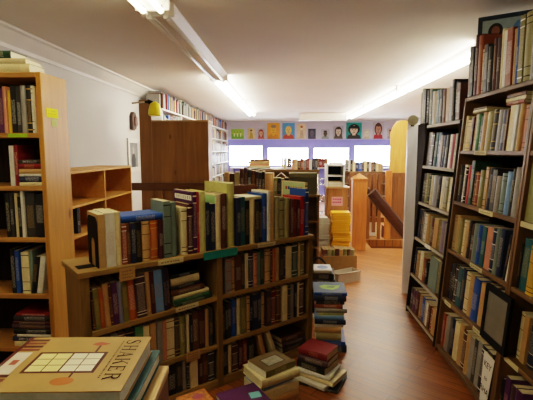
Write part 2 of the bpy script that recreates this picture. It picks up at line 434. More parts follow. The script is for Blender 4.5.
def card(parent, x0, x1, z0, z1, mat, y=-.0095, label=None, marks=0, name='shelf_label', rot=0, seed=0):
    mb = MB().box(x0, x1, y - .0012, y, z0, z1)
    rr = random.Random(seed)
    for k in range(marks):   # handwriting too small to read
        zc = z1 - (z1 - z0) * (k + 1) / (marks + 1); x = x0 + (x1 - x0) * .12
        while x < x1 - (x1 - x0) * .18:
            w = (x1 - x0) * rr.uniform(.04, .1); hh = (z1 - z0) / (marks + 1) * .28
            mb.box(x, x + w, y - .0016, y - .0013, zc - hh * rr.uniform(.6, 1), zc + hh * rr.uniform(.5, 1), 1); x += w * 1.5
    o = mb.build(name, [mat, plain('faded_ink', '7d6a44')], parent)
    if label: o['label'] = label
    return o
card(top_board, .742, 1.0, H1 - .05, H1 + .001, TEALP, label='turquoise card taped to the shelf edge')
card(top_board, .435, .60, H1 - .034, H1 - .002, CREAMCARD, label='cream paper strip on the shelf edge', marks=1)
card(top_board, .205, .295, H1 - .085, H1 - .012, TANCARD, label='tan hanging card with a scrawled note', marks=3, seed=3)
card(top_board, 1.17, 1.33, H1 - .030, H1 - .002, CREAMCARD, label='cream strip on the right half of the edge', marks=1)
card(b1s, .50, .66, -.028, .002, CREAMCARD, y=.003, label='cream label on the sloping shelf', marks=1)
card(b1l, .565, .665, -.055, .012, TANCARD, y=.003, label='tan note card hanging from the shelf', marks=3, seed=5)

CT = [('tan', 0.108, 0.038, 0.30), ('white', 0.147, 0.053, 0.305), ('cream', 0.201, 0.033, 0.305), ('rust', 0.235, 0.029, 0.235), ('brown', 0.264, 0.023, 0.237), ('navy', 0.287, 0.029, 0.236), ('black', 0.316, 0.036, 0.237), ('tan', 0.355, 0.049, 0.2365), ('orange', 0.407, 0.05, 0.2365), ('maroon', 0.457, 0.029, 0.2365), ('greyteal', 0.488, 0.046, 0.345), ('greyteal', 0.535, 0.043, 0.335), ('olive', 0.579, 0.028, 0.255, {'y': .08}), ('cream', 0.608, 0.041, 0.295), ('maroon', 0.65, 0.035, 0.315), ('purple', 0.686, 0.027, 0.39, {'d': .27}), ('red', 0.7135, 0.0165, 0.388), ('cream', 0.731, 0.0105, 0.38), ('lime', 0.742, 0.035, 0.39), ('navy', 0.778, 0.033, 0.313), ('navy', 0.812, 0.037, 0.304), ('cream', 0.85, 0.042, 0.363), ('brown', 0.895, 0.043, 0.366), ('lime', 0.946, 0.060, 0.432, {'d': .30, 'y': .012}), ('navy', 1.014, 0.033, 0.33), ('teal', 1.047, 0.037, 0.334), ('black', 1.085, 0.037, 0.306), ('cream', 1.123, 0.049, 0.307), ('charcoal', 1.173, 0.031, 0.29), ('black', 1.205, 0.029, 0.288), ('blue', 1.236, 0.043, 0.345), ('white', 1.28, 0.022, 0.36), ('tan', 1.303, 0.04, 0.36), ('khaki', 1.349, 0.046, 0.315), ('khaki', 1.396, 0.046, 0.308), ('khaki', 1.443, 0.048, 0.298), ('brown', 1.497, 0.028, 0.287), ('darkred', 1.527, 0.034, 0.284), ('maroon', 1.562, 0.029, 0.277), ('red', 1.592, 0.05, 0.30), ('blue', 1.643, 0.034, 0.355), ('cream', 1.678, 0.03, 0.40, {'d': .28, 'y': .05})]
g = 'books standing along the top of the low centre bookcase'
top_books = do_row(CF @ T(0, .012, H1), CT, 'on top of the low bookcase', g, depth=.21, seed=11, jitter=.008)
# cover art on the left faces of taller books
def side_art(o, y0, y1, z0, z1, mat, marks=None, name='cover_picture', mats=None):
    mb = MB().box(-.0006, -.0001, y0, y1, z0, z1)
    mm = [mat]
    if marks:
        mats = mats or [INKD]
        mm += mats
        for (a, b_, c, d, mi) in marks: mb.box(-.001, -.0007, a, b_, c, d, mi + 1)
    return mb.build(name, mm, o)
PALEG = plain('pale_green_cover', 'a9b98a', var=.06); GREENC = plain('light_green_cover', '86b074', var=.06)
PURP = plain('purple_cover', '3d1746', var=.1)
def bi(k): return top_books[k]
# big pale cover with coloured letters (right end), purple cover with white title band, green cover
side_art(top_books[-1], .01, .265, .01, .395, PALEG, [(.03 + .03 * k, .052 + .03 * k, .335, .36, (k * 2) % 3) for k in range(7)] + [(.02, .25, .05, .25, 3)], mats=[plain('letter_red', 'a32a20'), plain('letter_blue', '24468a'), plain('letter_orange', 'c07a24'), plain('cover_dark_block', '3d4a38')])  # dark green-grey block on the lower part of the pale cover
side_art(top_books[15], .01, .26, .01, .38, PURP, [(.02, .25, .335, .365, 0)] + [(.03 + .03 * k, .05 + .03 * k, .34, .36, 1) for k in range(7)], mats=[WHITEP, INKD])
side_art(top_books[21], .01, .2, .01, .355, GREENC)
side_art(top_books[1], .012, .2, .01, .295, plain('grey_photo_cover', '9c998c', var=.5, scale=30))
# blue book lying across the row
o = flat_book(CF @ T(0, 0, H1), .4865, .2385, .038, .2, .25, 'blue', y=.02, ink='light')
tag(o, 'large blue book lying flat across the tops of upright books on the low bookcase', 'book', g)
o = flat_book(CF @ T(0, 0, H1), 1.234, .3075, .022, .19, .145, 'cream', y=.03, rnd=random.Random(3))
tag(o, 'cream book lying flat over dark books on top of the low bookcase', 'book', g)
# bookend: arched black steel plate with arched opening and a foot
be = thing('bookend', 'black metal bookend with arched opening at left end of the low bookcase top', 'bookend', CF @ T(.1055, .02, H1))
def archpts(w, h, n=10):
    r = w / 2; return [(0, 0)] + [(r - r * math.cos(PI * k / n), h - r + r * math.sin(PI * k / n) * (1 if r < h else 1)) for k in range(n + 1)] + [(w, 0)]
mb = MB(); W, HH = .19, .285
def sq_arch(w, h, r, x0, n=6):
    pts = [(x0, 0)]
    for k in range(n + 1):
        a = PI - PI / 2 * k / n; pts.append((x0 + r + r * math.cos(a), h - r + r * math.sin(a)))
    for k in range(n + 1):
        a = PI / 2 - PI / 2 * k / n; pts.append((x0 + w - r + r * math.cos(a), h - r + r * math.sin(a)))
    pts.append((x0 + w, 0)); return pts
outr = sq_arch(W, HH, .05, 0); inr = sq_arch(.07, .16, .034, .06)
for xx in (0, -.0015):
    for k in range(len(outr) - 1):
        q = [outr[k], outr[k + 1], inr[k + 1], inr[k]]
        mb.face([(xx, y, z) for y, z in q])
for ring in (outr, inr):
    for k in range(len(ring) - 1):
        (y0, z0), (y1, z1) = ring[k], ring[k + 1]
        mb.face([(0, y0, z0), (0, y1, z1), (-.0015, y1, z1), (-.0015, y0, z0)])
mb.build('upright_plate', BLACKM, be)
MB().box(-.095, -.0016, .055, .135, .0003, .0018).build('foot_plate', BLACKM, be)

FT = CF @ T(.046, .012, .603) @ Matrix.Rotation(TILT, 4, 'Y') @ T(-.046, 0, 0)
C1 = [('maroon', 0.06, 0.012, 0.246), ('olive', 0.073, 0.029, 0.235), ('orange', 0.103, 0.025, 0.231), ('tan', 0.129, 0.031, 0.25), ('brown', 0.16, 0.014, 0.249), ('purple', 0.174, 0.034, 0.25), ('greyblue', 0.208, 0.023, 0.245), ('olive', 0.231, 0.032, 0.255), ('orange', 0.263, 0.048, 0.262), ('plum', 0.311, 0.061, 0.265), ('tan', 0.372, 0.031, 0.266), ('maroon', 0.403, 0.025, 0.264), ('lightblue', 0.428, 0.052, 0.266), ('navy', 0.48, 0.026, 0.264), ('maroon', 0.506, 0.02, 0.26)]
do_row(FT, C1, "on the low bookcase's sloping upper-left shelf", 'books on the upper-left shelf of the low bookcase', seed=12, back=.27)
zz = .0008; st = []
for k, (code, t_, h_, x_, y_) in enumerate([('darkgreen', .026, .265, .815, .0), ('green', .02, .255, .80, .004), ('cream', .024, .25, .795, .002), ('brown', .034, .235, .765, .006), ('charcoal', .022, .20, .745, .03), ('cream', .05, .2, .745, .03), ('black', .022, .19, .74, .03)]):
    o = flat_book(FT, x_, zz, t_ - .0008, .19, h_, code, y=y_, rnd=random.Random(40 + k)); zz += t_; st.append((o, code))
for k, (o, code) in enumerate(st[::-1]):
    w = PAL[code][0]
    tag(o, f"{w} book lying {ordinal(k + 1)} from top in the low bookcase's flat stack", 'book', 'flat stack on the upper-left shelf of the low bookcase')
C2 = [('grey', 0.152, 0.04, 0.25), ('brown', 0.192, 0.047, 0.25), ('black', 0.239, 0.048, 0.25), ('green', 0.293, 0.049, 0.262), ('cream', 0.342, 0.038, 0.25), ('tan', 0.386, 0.038, 0.255), ('grey', 0.428, 0.036, 0.255), ('salmon', 0.464, 0.026, 0.252), ('cream', 0.49, 0.054, 0.255), ('charcoal', 0.544, 0.034, 0.25), ('olive', 0.578, 0.042, 0.256), ('cream', 0.627, 0.021, 0.255), ('black', 0.649, 0.018, 0.253), ('brown', 0.667, 0.047, 0.258), ('maroon', 0.714, 0.052, 0.26), ('tan', 0.766, 0.023, 0.258), ('charcoal', 0.789, 0.034, 0.258)]
do_row(CF @ T(0, .012, .305), C2, 'on middle-left shelf of the low bookcase', 'books on the middle-left shelf of the low bookcase', seed=13, xmax=.843, hmax=.26)
C3 = [('black', 0.49, 0.058, 0.2), ('charcoal', 0.551, 0.042, 0.205), ('grey', 0.593, 0.028, 0.2), ('black', 0.622, 0.021, 0.2), ('cream', 0.644, 0.055, 0.2), ('maroon', 0.709, 0.03, 0.205), ('brown', 0.739, 0.038, 0.205), ('charcoal', 0.777, 0.046, 0.205)]
do_row(CF @ T(0, .012, .06), C3, 'on bottom-left shelf of the low bookcase', 'books on the bottom-left shelf of the low bookcase', seed=14, xmax=.843)
D1 = [('grey', 0.918, 0.048, 0.235), ('tan', 0.974, 0.024, 0.24), ('brown', 0.998, 0.05, 0.242), ('charcoal', 1.048, 0.034, 0.243), ('cream', 1.082, 0.026, 0.25), ('navy', 1.116, 0.043, 0.236), ('salmon', 1.159, 0.026, 0.238), ('greyteal', 1.185, 0.027, 0.24), ('darkgreen', 1.212, 0.045, 0.25), ('tan', 1.257, 0.055, 0.255), ('black', 1.312, 0.014, 0.245), ('orange', 1.326, 0.023, 0.25), ('tan', 1.349, 0.048, 0.252), ('charcoal', 1.397, 0.039, 0.254), ('navy', 1.436, 0.02, 0.257), ('cream', 1.456, 0.058, 0.245), ('darkgreen', 1.515, 0.05, 0.257), ('navy', 1.565, 0.015, 0.255), ('cream', 1.581, 0.02, 0.258), ('olive', 1.602, 0.036, 0.26)]
do_row(CF @ T(0, .012, .64), D1, 'on upper-right shelf of the low bookcase', 'books on the upper-right shelf of the low bookcase', seed=15)
D2 = [('charcoal', 0.892, 0.022, 0.235), ('black', 0.914, 0.024, 0.242), ('charcoal', 0.938, 0.028, 0.25), ('blue', 0.971, 0.041, 0.262), ('cream', 1.012, 0.033, 0.26), ('olive', 1.046, 0.05, 0.264), ('tan', 1.097, 0.026, 0.264), ('black', 1.123, 0.026, 0.266), ('navy', 1.149, 0.044, 0.26), ('navy', 1.193, 0.036, 0.26), ('tan', 1.229, 0.027, 0.26), ('plum', 1.266, 0.047, 0.265), ('darkred', 1.313, 0.047, 0.268), ('brown', 1.36, 0.048, 0.267), ('cream', 1.418, 0.049, 0.275), ('charcoal', 1.467, 0.04, 0.258), ('grey', 1.507, 0.03, 0.264), ('black', 1.538, 0.031, 0.266), ('cream', 1.569, 0.021, 0.268), ('brown', 1.591, 0.052, 0.27)]
do_row(CF @ T(0, .012, .318), D2, 'on middle-right shelf of the low bookcase', 'books on the middle-right shelf of the low bookcase', seed=16)
D3 = [('charcoal', 0.892, 0.044, 0.21), ('cream', 0.943, 0.025, 0.204), ('brown', 0.968, 0.05, 0.201), ('maroon', 1.026, 0.034, 0.216), ('darkred', 1.06, 0.039, 0.213), ('black', 1.104, 0.062, 0.205)]
recs = do_row(CF @ T(0, .012, .06), D3, 'on bottom-right shelf of the low bookcase', 'books on the bottom-right shelf of the low bookcase', seed=17)
for k, (code, x, tl) in enumerate((('tan', 1.245, -.26), ('cream', 1.345, -.36))):
    o = book('book', CF @ T(x, .015, .0615) @ Matrix.Rotation(tl, 4, 'Y'), .034, .2, .215, code, rnd=random.Random(k))
    tag(o, ('tan' if k == 0 else 'cream') + ' book leaning to the left on bottom-right shelf of the low bookcase', 'book', 'books on the bottom-right shelf of the low bookcase')
zz = .0608
for k, (code, t_) in enumerate((('charcoal', .04), ('plum', .035), ('brown', .04))):
    o = flat_book(CF @ T(0, .012, 0), 1.66, zz, t_ - .001, .2, .235, code, y=.005 * k, rnd=random.Random(k)); zz += t_
    tag(o, f"{PAL[code][0]} book lying flat at right end of the low bookcase's bottom shelf", 'book', 'books on the bottom-right shelf of the low bookcase')

# ================================================================= RIGHT-HAND BOOKCASES (leaning back)
LEAN = math.atan(.0706)
cs, sn = math.cos(LEAN), math.sin(LEAN)
def RF(y, x0=1.205): return frame((x0 - .06 * .0706, y, 0), (0, -1, 0), (cs, 0, -sn), (sn, 0, cs))
def right_case(yl, width, levels, top, label, mats, depth=.34, edge=None, solid=False):
    M = RF(yl); t = thing('bookcase', label, 'bookcase', M)
    mz, mx_ = mats
    for a in (0, width - .024):
        MB().box(a, a + .022, 0, depth, .02, top).build('side_panel', mz, t, bevel=.002)
    sh = []
    for z in levels:
        o = MB().box(.0225, width - .0245, .003, depth - .012, z - .026, z).build('shelf', mx_, t, bevel=.002); sh.append(o)
        if edge is not None:
            e = MB().box(.0225, width - .0245, .0005, .0028, z - .025, z).build('edge_strip', edge, o); e['label'] = 'pale shelf edge strip'
    MB().box(.0225, width - .0245, depth - .011, depth - .002, .02, top).build('back_panel', DKZ, t)
    MB().box(.0225, width - .0245, .02, .04, .022, levels[-1] - .027).build('plinth', mz, t)
    return t, sh
NL = [1.987, 1.60, 1.22, .846, .462, .075]
nb, nsh = right_case(3.335, .925, NL, 1.986, 'tall brown bookcase leaning back, the middle one along the right side of the aisle', (BRNZ, BRNX))
for k, (i, a, b_) in enumerate(((1, .27, .45), (2, .45, .64), (3, .42, .60), (4, .08, .2), (4, .58, .70))):
    card(nsh[i], a, b_, NL[i] - .03, NL[i] - .001, CREAMCARD, y=.0025, label='cream paper strip on the shelf edge', marks=1, seed=k)
WH = {'whole': 1}
NA = [('grey', 0.001, 0.048, 0.36), ('black', 0.049, 0.049, 0.35), ('maroon', 0.098, 0.056, 0.42), ('rust', 0.154, 0.06, 0.40), ('tan', 0.216, 0.044, 0.295), ('charcoal', 0.26, 0.057, 0.315), ('black', 0.318, 0.055, 0.29), ('maroon', 0.386, 0.078, 0.328), ('cream', 0.477, 0.037, 0.36), ('white', 0.514, 0.048, 0.34), ('rust', 0.562, 0.069, 0.338), ('tan', 0.631, 0.033, 0.32), ('blue', 0.664, 0.032, 0.325), ('olive', 0.697, 0.052, 0.375), ('khaki', 0.749, 0.069, 0.375), ('grey', .82, .1, .36)]
NB = [('cream', 0.024, 0.04, 0.255, {'y': 0}), ('yellow', 0.065, 0.072, 0.22, WH), ('maroon', 0.138, 0.033, 0.238), ('cream', 0.171, 0.047, 0.255), ('green', 0.219, 0.076, 0.256), ('tan', 0.296, 0.058, 0.257), ('khaki', 0.355, 0.07, 0.258), ('charcoal', 0.426, 0.054, 0.265), ('grey', 0.493, 0.063, 0.258), ('navy', 0.557, 0.06, 0.25), ('brown', 0.618, 0.024, 0.248), ('cream', 0.642, 0.068, 0.27), ('white', 0.711, 0.033, 0.266), ('grey', 0.744, 0.021, 0.27), ('tan', 0.765, 0.031, 0.268), ('salmon', 0.797, 0.059, 0.256), ('greyteal', 0.857, 0.02, 0.257), ('olive', 0.877, 0.023, 0.264)]
NCr = [('charcoal', 0.026, 0.05, 0.275), ('white', 0.078, 0.05, 0.278, WH), ('black', 0.131, 0.034, 0.26), ('red', 0.166, 0.05, 0.275, WH), ('darkgreen', 0.217, 0.05, 0.31, WH), ('olive', 0.36, 0.058, 0.252, WH), ('brown', .27, .085, .235), ('tan', 0.449, 0.041, 0.275, WH), ('navy', 0.491, 0.105, 0.272), ('grey', 0.598, 0.049, 0.225), ('greyteal', 0.66, 0.058, 0.245, WH), ('lightblue', 0.72, 0.045, 0.258), ('charcoal', 0.766, 0.033, 0.276), ('grey', 0.8, 0.052, 0.288), ('black', .855, .043, .25)]
ND = [('khaki', 0.025, 0.055, 0.268), ('tan', 0.08, 0.084, 0.272), ('cream', 0.191, 0.103, 0.256), ('charcoal', 0.295, 0.08, 0.268), ('greyteal', 0.376, 0.061, 0.262, WH), ('blue', 0.438, 0.109, 0.263), ('salmon', 0.562, 0.073, 0.272), ('navy', 0.636, 0.051, 0.276), ('greyteal', 0.688, 0.037, 0.284), ('navy', 0.726, 0.046, 0.29)]
NE = [('navy', 0.025, 0.078, 0.275), ('black', 0.104, 0.077, 0.286), ('teal', 0.182, 0.073, 0.29, WH), ('navy', 0.256, 0.052, 0.3), ('cream', 0.309, 0.067, 0.29), ('tan', 0.378, 0.064, 0.294), ('blue', 0.443, 0.09, 0.29, WH), ('tan', 0.536, 0.072, 0.283), ('brown', 0.609, 0.068, 0.29), ('lilac', 0.678, 0.052, 0.28), ('grey', 0.731, 0.062, 0.296), ('cream', .795, .06, .27), ('black', .857, .04, .25)]
NF = [('rust', 0.027, 0.082, 0.265), ('grey', 0.111, 0.06, 0.285), ('navy', 0.172, 0.058, 0.28), ('cream', 0.231, 0.075, 0.278), ('tan', 0.307, 0.071, 0.302), ('brown', 0.379, 0.068, 0.28), ('tan', 0.448, 0.049, 0.283), ('grey', 0.498, 0.063, 0.28), ('charcoal', 0.562, 0.045, 0.295), ('grey', 0.608, 0.058, 0.3), ('black', 0.667, 0.07, 0.3), ('charcoal', .74, .07, .3)]
nf = RF(3.335)
NCr.sort(key=lambda s: s[1])
RN = 'the middle right bookcase'
nfv = frame((1.205 + .0706 * 1.927 - .012, 3.335, 0), (0, -1, 0), (1, 0, 0), (0, 0, 1))   # books on top stand upright
do_row(nfv @ T(0, .016, 1.9872), NA, 'on top of ' + RN, 'books on top of ' + RN, seed=21, depth=.125, split=.075, xmax=.92)
for k, (z, sp, w) in enumerate(((1.60, NB, 'first'), (1.22, NCr, 'second'), (.846, ND, 'third'), (.462, NE, 'fourth'), (.075, NF, 'bottom'))):
    do_row(nf @ T(0, .014, z), sp, f"on {w} shelf of {RN}", f"books on the {w} shelf of {RN}", seed=22 + k, split=.075, xmax=.898, setback=.0 if k < 3 else .012, hmax=.345)
# tilted pair at the right of the third shelf
o = book('book', nf @ T(.873, .02, .8468) @ Matrix.Rotation(R(5), 4, 'Y') @ T(-.034, 0, 0), .034, .21, .285, 'white', rnd=random.Random(5))
tag(o, "white book tilting right at right end of third shelf of the middle right bookcase", 'book', 'books on the third shelf of the middle right bookcase')
o = book('book', nf @ T(.836, .02, .8468) @ Matrix.Rotation(R(5), 4, 'Y') @ T(-.022, 0, 0), .022, .2, .27, 'black', rnd=random.Random(6))
tag(o, "black book tilting right beside the white one, third shelf of the middle right bookcase", 'book', 'books on the third shelf of the middle right bookcase')
# flat books on top of the first-shelf row
for k, (x, z, t_, h_, code) in enumerate(((.31, .268, .018, .22, 'cream'), (.30, .2865, .016, .2, 'brown'), (.76, .2735, .022, .2, 'rust'), (.77, .296, .022, .22, 'cream'), (.765, .3185, .024, .21, 'brown'))):
    o = flat_book(nf @ T(0, .02, 1.60), x + .03, z, t_, .17, h_, code, rnd=random.Random(60 + k))
    tag(o, f"{PAL[code][0]} book lying flat on first-shelf books, {'left' if k < 2 else 'right'} part of the middle right bookcase", 'book', 'books on the first shelf of the middle right bookcase')
# far bookcase
FL = [1.833, 1.459, 1.115, .773, .415, .08]
PALEEDGE = plain('pale_shelf_edge', 'a89f8e', rough=.6, var=.08)
fb, fsh = right_case(4.165, .805, FL, 1.832, 'dark bookcase with pale shelf edges, farthest of the open ones along the right side', (DKZ, BRNX), edge=PALEEDGE)
card(fsh[3], .33, .47, .773 - .03, .773 + .004, plain('white_card', 'd5d3cb', rough=.8), y=.0003, label='white label on the shelf edge')
FA = [('olive', 0.008, 0.107, 0.33), ('white', 0.116, 0.102, 0.29), ('teal', 0.219, 0.061, 0.288), ('black', 0.281, 0.082, 0.286), ('brown', 0.364, 0.067, 0.276), ('tan', 0.432, 0.065, 0.275), ('grey', 0.498, 0.062, 0.28), ('black', 0.561, 0.06, 0.325, WH), ('charcoal', .623, .11, .3)]
FB = [('grey', 0.024, 0.057, 0.31, WH), ('maroon', 0.082, 0.133, 0.31), ('teal', 0.217, 0.15, 0.3), ('brown', 0.368, 0.07, 0.27), ('navy', 0.439, 0.112, 0.268), ('white', 0.552, 0.063, 0.272), ('pink', 0.617, 0.05, 0.27), ('white', 0.668, 0.05, 0.275), ('tan', .72, .055, .27)]
FC = [('charcoal', 0.024, 0.09, 0.27), ('olive', 0.117, 0.124, 0.277), ('cream', 0.242, 0.065, 0.265), ('grey', 0.308, 0.1, 0.27), ('black', 0.41, 0.07, 0.26), ('cream', 0.506, 0.09, 0.27), ('khaki', 0.597, 0.065, 0.268), ('cream', 0.663, 0.1, 0.27)]
FD = [('navy', 0.025, 0.125, 0.273), ('grey', 0.152, 0.113, 0.262), ('tan', 0.266, 0.107, 0.26), ('maroon', 0.374, 0.076, 0.24), ('tan', 0.451, 0.097, 0.252), ('olive', 0.549, 0.069, 0.257), ('lilac', 0.619, 0.13, 0.257)]
FE = [('navy', 0.026, 0.042, 0.255, WH), ('cream', 0.07, 0.107, 0.234), ('white', 0.178, 0.102, 0.257), ('rust', 0.281, 0.055, 0.222), ('black', .34, .06, .2)]
FF = [('charcoal', 0.026, 0.073, 0.195), ('purple', 0.1, 0.095, 0.2), ('maroon', 0.196, 0.091, 0.22), ('tan', 0.288, 0.058, 0.216), ('blue', 0.347, 0.084, 0.213), ('grey', 0.432, 0.106, 0.204), ('brown', 0.539, 0.101, 0.207), ('tan', 0.641, 0.097, 0.216)]
ff = RF(4.165)
RX = 'the far right bookcase'
ffv = frame((1.205 + .0706 * 1.773 - .012, 4.165, 0), (0, -1, 0), (1, 0, 0), (0, 0, 1))
do_row(ffv @ T(0, .016, 1.8332), FA, 'on top of ' + RX, 'books on top of ' + RX, seed=31, split=.1, xmax=.80)
for k, (z, sp, w) in enumerate(((1.459, FB, 'first'), (1.115, FC, 'second'), (.773, FD, 'third'), (.415, FE, 'fourth'), (.08, FF, 'bottom'))):
    do_row(ff @ T(0, .014, z), sp, f"on {w} shelf of {RX}", f"books on the {w} shelf of {RX}", seed=32 + k, split=.1, xmax=.778, hmax=.31)
# yellow note on the top row, pale-green book face out on the fourth shelf
o = MB().box(.0, .11, -.002, -.0008, 0, .075).build('sticky_note', STICKY, M=ff @ T(.12, .012, 1.833 + .20) @ Matrix.Rotation(R(-4), 4, 'Y'))
tag(o, 'yellow paper note stuck on books on top of the far right bookcase', 'note')
o = book('book', ff @ T(.45, .05, .4158) @ RZ(R(-90)) @ T(0, 0, 0), .03, .2, .28, 'greyteal', rnd=random.Random(8))
tag(o, 'pale grey-green book turned face out on fourth shelf of the far right bookcase', 'book', 'books on the fourth shelf of the far right bookcase')
side_art(o, .005, .198, .005, .275, plain('pale_sage_cover', '9aa488', var=.08))
# the paint side of that book faces the aisle
# nearest bookcase, cut by the right edge of the photo
ub, ush = right_case(2.405, .9, NL, 1.986, 'tall brown bookcase leaning back, nearest on the right and cut by the photo edge', (BRNZ, BRNX))
card(ush[2], .03, .2, NL[2] - .03, NL[2] - .001, CREAMCARD, y=.0025, label='pale strip on the shelf edge')
card(ush[4], .06, .2, NL[4] - .03, NL[4] - .001, CREAMCARD, y=.0025, label='pale strip on the shelf edge')
uf = RF(2.405); RU = 'the nearest right bookcase'
ufv = frame((1.205 + .0706 * 1.927 - .012, 2.405, 0), (0, -1, 0), (1, 0, 0), (0, 0, 1))
do_row(ufv @ T(0, .016, 1.9872), [('khaki', .002, .07, .37), ('grey', .075, .08, .36), ('cream', .156, .07, .35), ('brown', .227, .08, .34)], 'on top of ' + RU, 'books on top of ' + RU, seed=41, split=.075)
do_row(uf @ T(0, .014, 1.60), [('cream', .026, .05, .27), ('olive', .077, .06, .26), ('tan', .14, .06, .27), ('navy', .2, .06, .26)], 'on first shelf of ' + RU, 'books on the first shelf of ' + RU, seed=42, split=.075)
do_row(uf @ T(0, .014, .846), [('black', .026, .02, .25), ('teal', .047, .075, .285, WH), ('yellow', .125, .07, .26, WH), ('greyteal', .2, .05, .27), ('tan', .25, .06, .26)], 'on third shelf of ' + RU, 'books on the third shelf of ' + RU, seed=43)
do_row(uf @ T(0, .045, .462), [('cream', .075, .034, .265), ('tan', .115, .045, .26), ('navy', .165, .06, .25), ('charcoal', .226, .05, .26), ('brown', .28, .06, .25)], 'on fourth shelf of ' + RU, 'books on the fourth shelf of ' + RU, seed=44)
do_row(uf @ T(0, .014, .075), [('black', .026, .03, .24), ('purple', .06, .05, .27, WH), ('plum', .112, .06, .25, WH), ('purple', .174, .06, .26, WH), ('white', .236, .03, .22), ('tan', .268, .04, .24), ('brown', .31, .06, .25)], 'on bottom shelf of ' + RU, 'books on the bottom shelf of ' + RU, seed=45)
# face-out book with a black and white picture
o = book('book', uf @ T(.0275, .035, 1.2208) @ RZ(R(-90)) @ T(0, 0, 0), .035, .22, .31, 'olive', rnd=random.Random(9))
o.matrix_world = uf @ T(.03, .05, 1.2208) @ RZ(R(-90)) @ T(0, 0, 0)
tag(o, 'olive book shown face out with a black and white picture, second shelf at right edge', 'book')
side_art(o, .003, .218, .003, .307, plain('olive_picture_cover', '6c6a3a', var=.3, scale=12), [(.03, .19, .08, .25, 0), (.05, .12, .12, .2, 1), (.12, .17, .05, .12, 2)], mats=[INKD, plain('picture_grey', '8a8a84'), WHITEP])
# framed picture leaning at the front of the fourth shelves
fr_ = thing('picture_frame', 'black framed grey picture leaning on the fourth shelf, over the gap between right bookcases', 'picture frame', nf @ T(.735, -.026, .462))
MB().box(0, .03, 0, .02, .003, .335).build('frame_side', BLACKM, fr_); MB().box(.26, .29, 0, .02, .003, .335).build('frame_side', BLACKM, fr_)
MB().box(.0302, .2598, 0, .02, .003, .045).build('frame_rail', BLACKM, fr_); MB().box(.0302, .2598, 0, .02, .30, .335).build('frame_rail', BLACKM, fr_)
MB().box(.0302, .2598, .006, .018, .0452, .2998).build('picture', plain('grey_print', '6f6a5e', var=.15, scale=9), fr_)
# white card with three short handwritten lines
sg = thing('card_sign', 'white card with three short black lines at the lower right, before the bottom shelf', 'sign', nf @ T(.77, -.006, .08) @ Matrix.Rotation(R(2), 4, 'Y'))
MB().prism([(.03, 0), (.115, 0), (.13, .31), (0, .31)], -.0015, 0, 'y').build('card', WHITEP, sg)
def text(s, size, parent, M, mat, name='lettering', ext=.0004, sx=1):
    c = bpy.data.curves.new(name, 'FONT'); c.body = s; c.size = size; c.extrude = ext; c.align_x = 'CENTER'
    tmp = bpy.data.objects.new('tmp', c); COL.objects.link(tmp)
    dg = bpy.context.evaluated_depsgraph_get(); me = bpy.data.meshes.new_from_object(tmp.evaluated_get(dg)); bpy.data.objects.remove(tmp)
    me.name = name; me.materials.clear(); me.materials.append(mat)
    o = bpy.data.objects.new(name, me); COL.objects.link(o); o.parent = parent; o.matrix_local = M @ Matrix.Diagonal((sx, 1, 1, 1))
    return o
for s_, z in (('KEY', .225), ('to', .15), ('RHA', .07)):
    text(s_, .052 if s_ != 'to' else .04, sg, frame((.066, -.0022, z), (1, 0, 0), (0, 0, 1), (0, -1, 0)), INKD)
# blue framed picture behind the books on top
pf = thing('picture_frame', 'blue framed picture with oval portrait standing behind books on top of the right bookcase', 'picture frame', frame((1.456, 3.452, 1.9875), Vector((.845, -.535, 0)).normalized(), Vector((.535, .845, 0)).normalized(), (0, 0, 1)))
FW, FH = .42, .605
BLUEF = plain('dark_blue_frame', '27384c', rough=.4)
MB().box(0, .03, 0, .02, 0, FH).build('frame_side', BLUEF, pf); MB().box(FW - .03, FW, 0, .02, 0, FH).build('frame_side', BLUEF, pf)
MB().box(.0302, FW - .0302, 0, .02, 0, .03).build('frame_rail', BLUEF, pf); MB().box(.0302, FW - .0302, 0, .02, FH - .03, FH).build('frame_rail', BLUEF, pf)
mb = MB().box(.0302, FW - .0302, .008, .018, .0302, FH - .0302)
mb.face([(.22, .0078, .49), (.37, .0078, .49), (.37, .0078, .54), (.26, .0078, .55)], 1); mb.face([(.2, .0076, .43), (.37, .0076, .45), (.34, .0076, .5), (.2, .0076, .495)], 2)
mb.disc((.12, .0075, .49), .05, .06, mi=3); mb.disc((.12, .0073, .492), .028, .036, mi=4)
mb.build('picture', [plain('pale_blue_print', '9db6c4', var=.12), plain('sky_blue', '5f93cf'), plain('dark_print', '27323a'), plain('oval_dark', '2b2320'), plain('oval_face', '8c5a4c')], pf)

# dark cabinet and white panel beyond the far bookcase
M = frame((1.325, 4.42, 0), (0, -1, 0), (1, 0, 0), (0, 0, 1)); t = thing('cabinet', 'narrow dark cabinet at the far end of the right bookcases with books on top', 'cabinet', M)
MB().box(0, .235, .02, .34, .0, 1.86).build('carcass', DKZ, t, bevel=.003); MB().box(.006, .229, .002, .0195, .06, 1.85).build('door', DKZ, t, bevel=.003)
MB().tube([(.21, -.012, .95), (.21, -.012, 1.05)], .006).build('handle', GREYM, t)
do_row(M @ T(0, .012, 1.8608), [('greyteal', .003, .05, .3), ('olive', .054, .05, .33), ('black', .105, .06, .32), ('charcoal', .166, .065, .3)], 'on top of the narrow dark cabinet', 'books on top of the narrow dark cabinet', seed=51)
t = thing('room_divider', 'tall white painted divider board standing upright beyond the right bookcases', 'divider', T(1.318, 4.73, 0))
MB().prism([(0, 0), (.5, 0), (.5, 1.88), (.06, 1.88), (.02, 1.86), (0, 1.8)], 0, .04, 'y').build('board', plain('white_gloss', 'f0f0f3', rough=.3, var=.04, scale=2), t, bevel=.004)
t = thing('clip_lamp', 'small black and cream clip lamp on top edge of the white divider board', 'lamp', T(1.36, 4.73, 1.88))
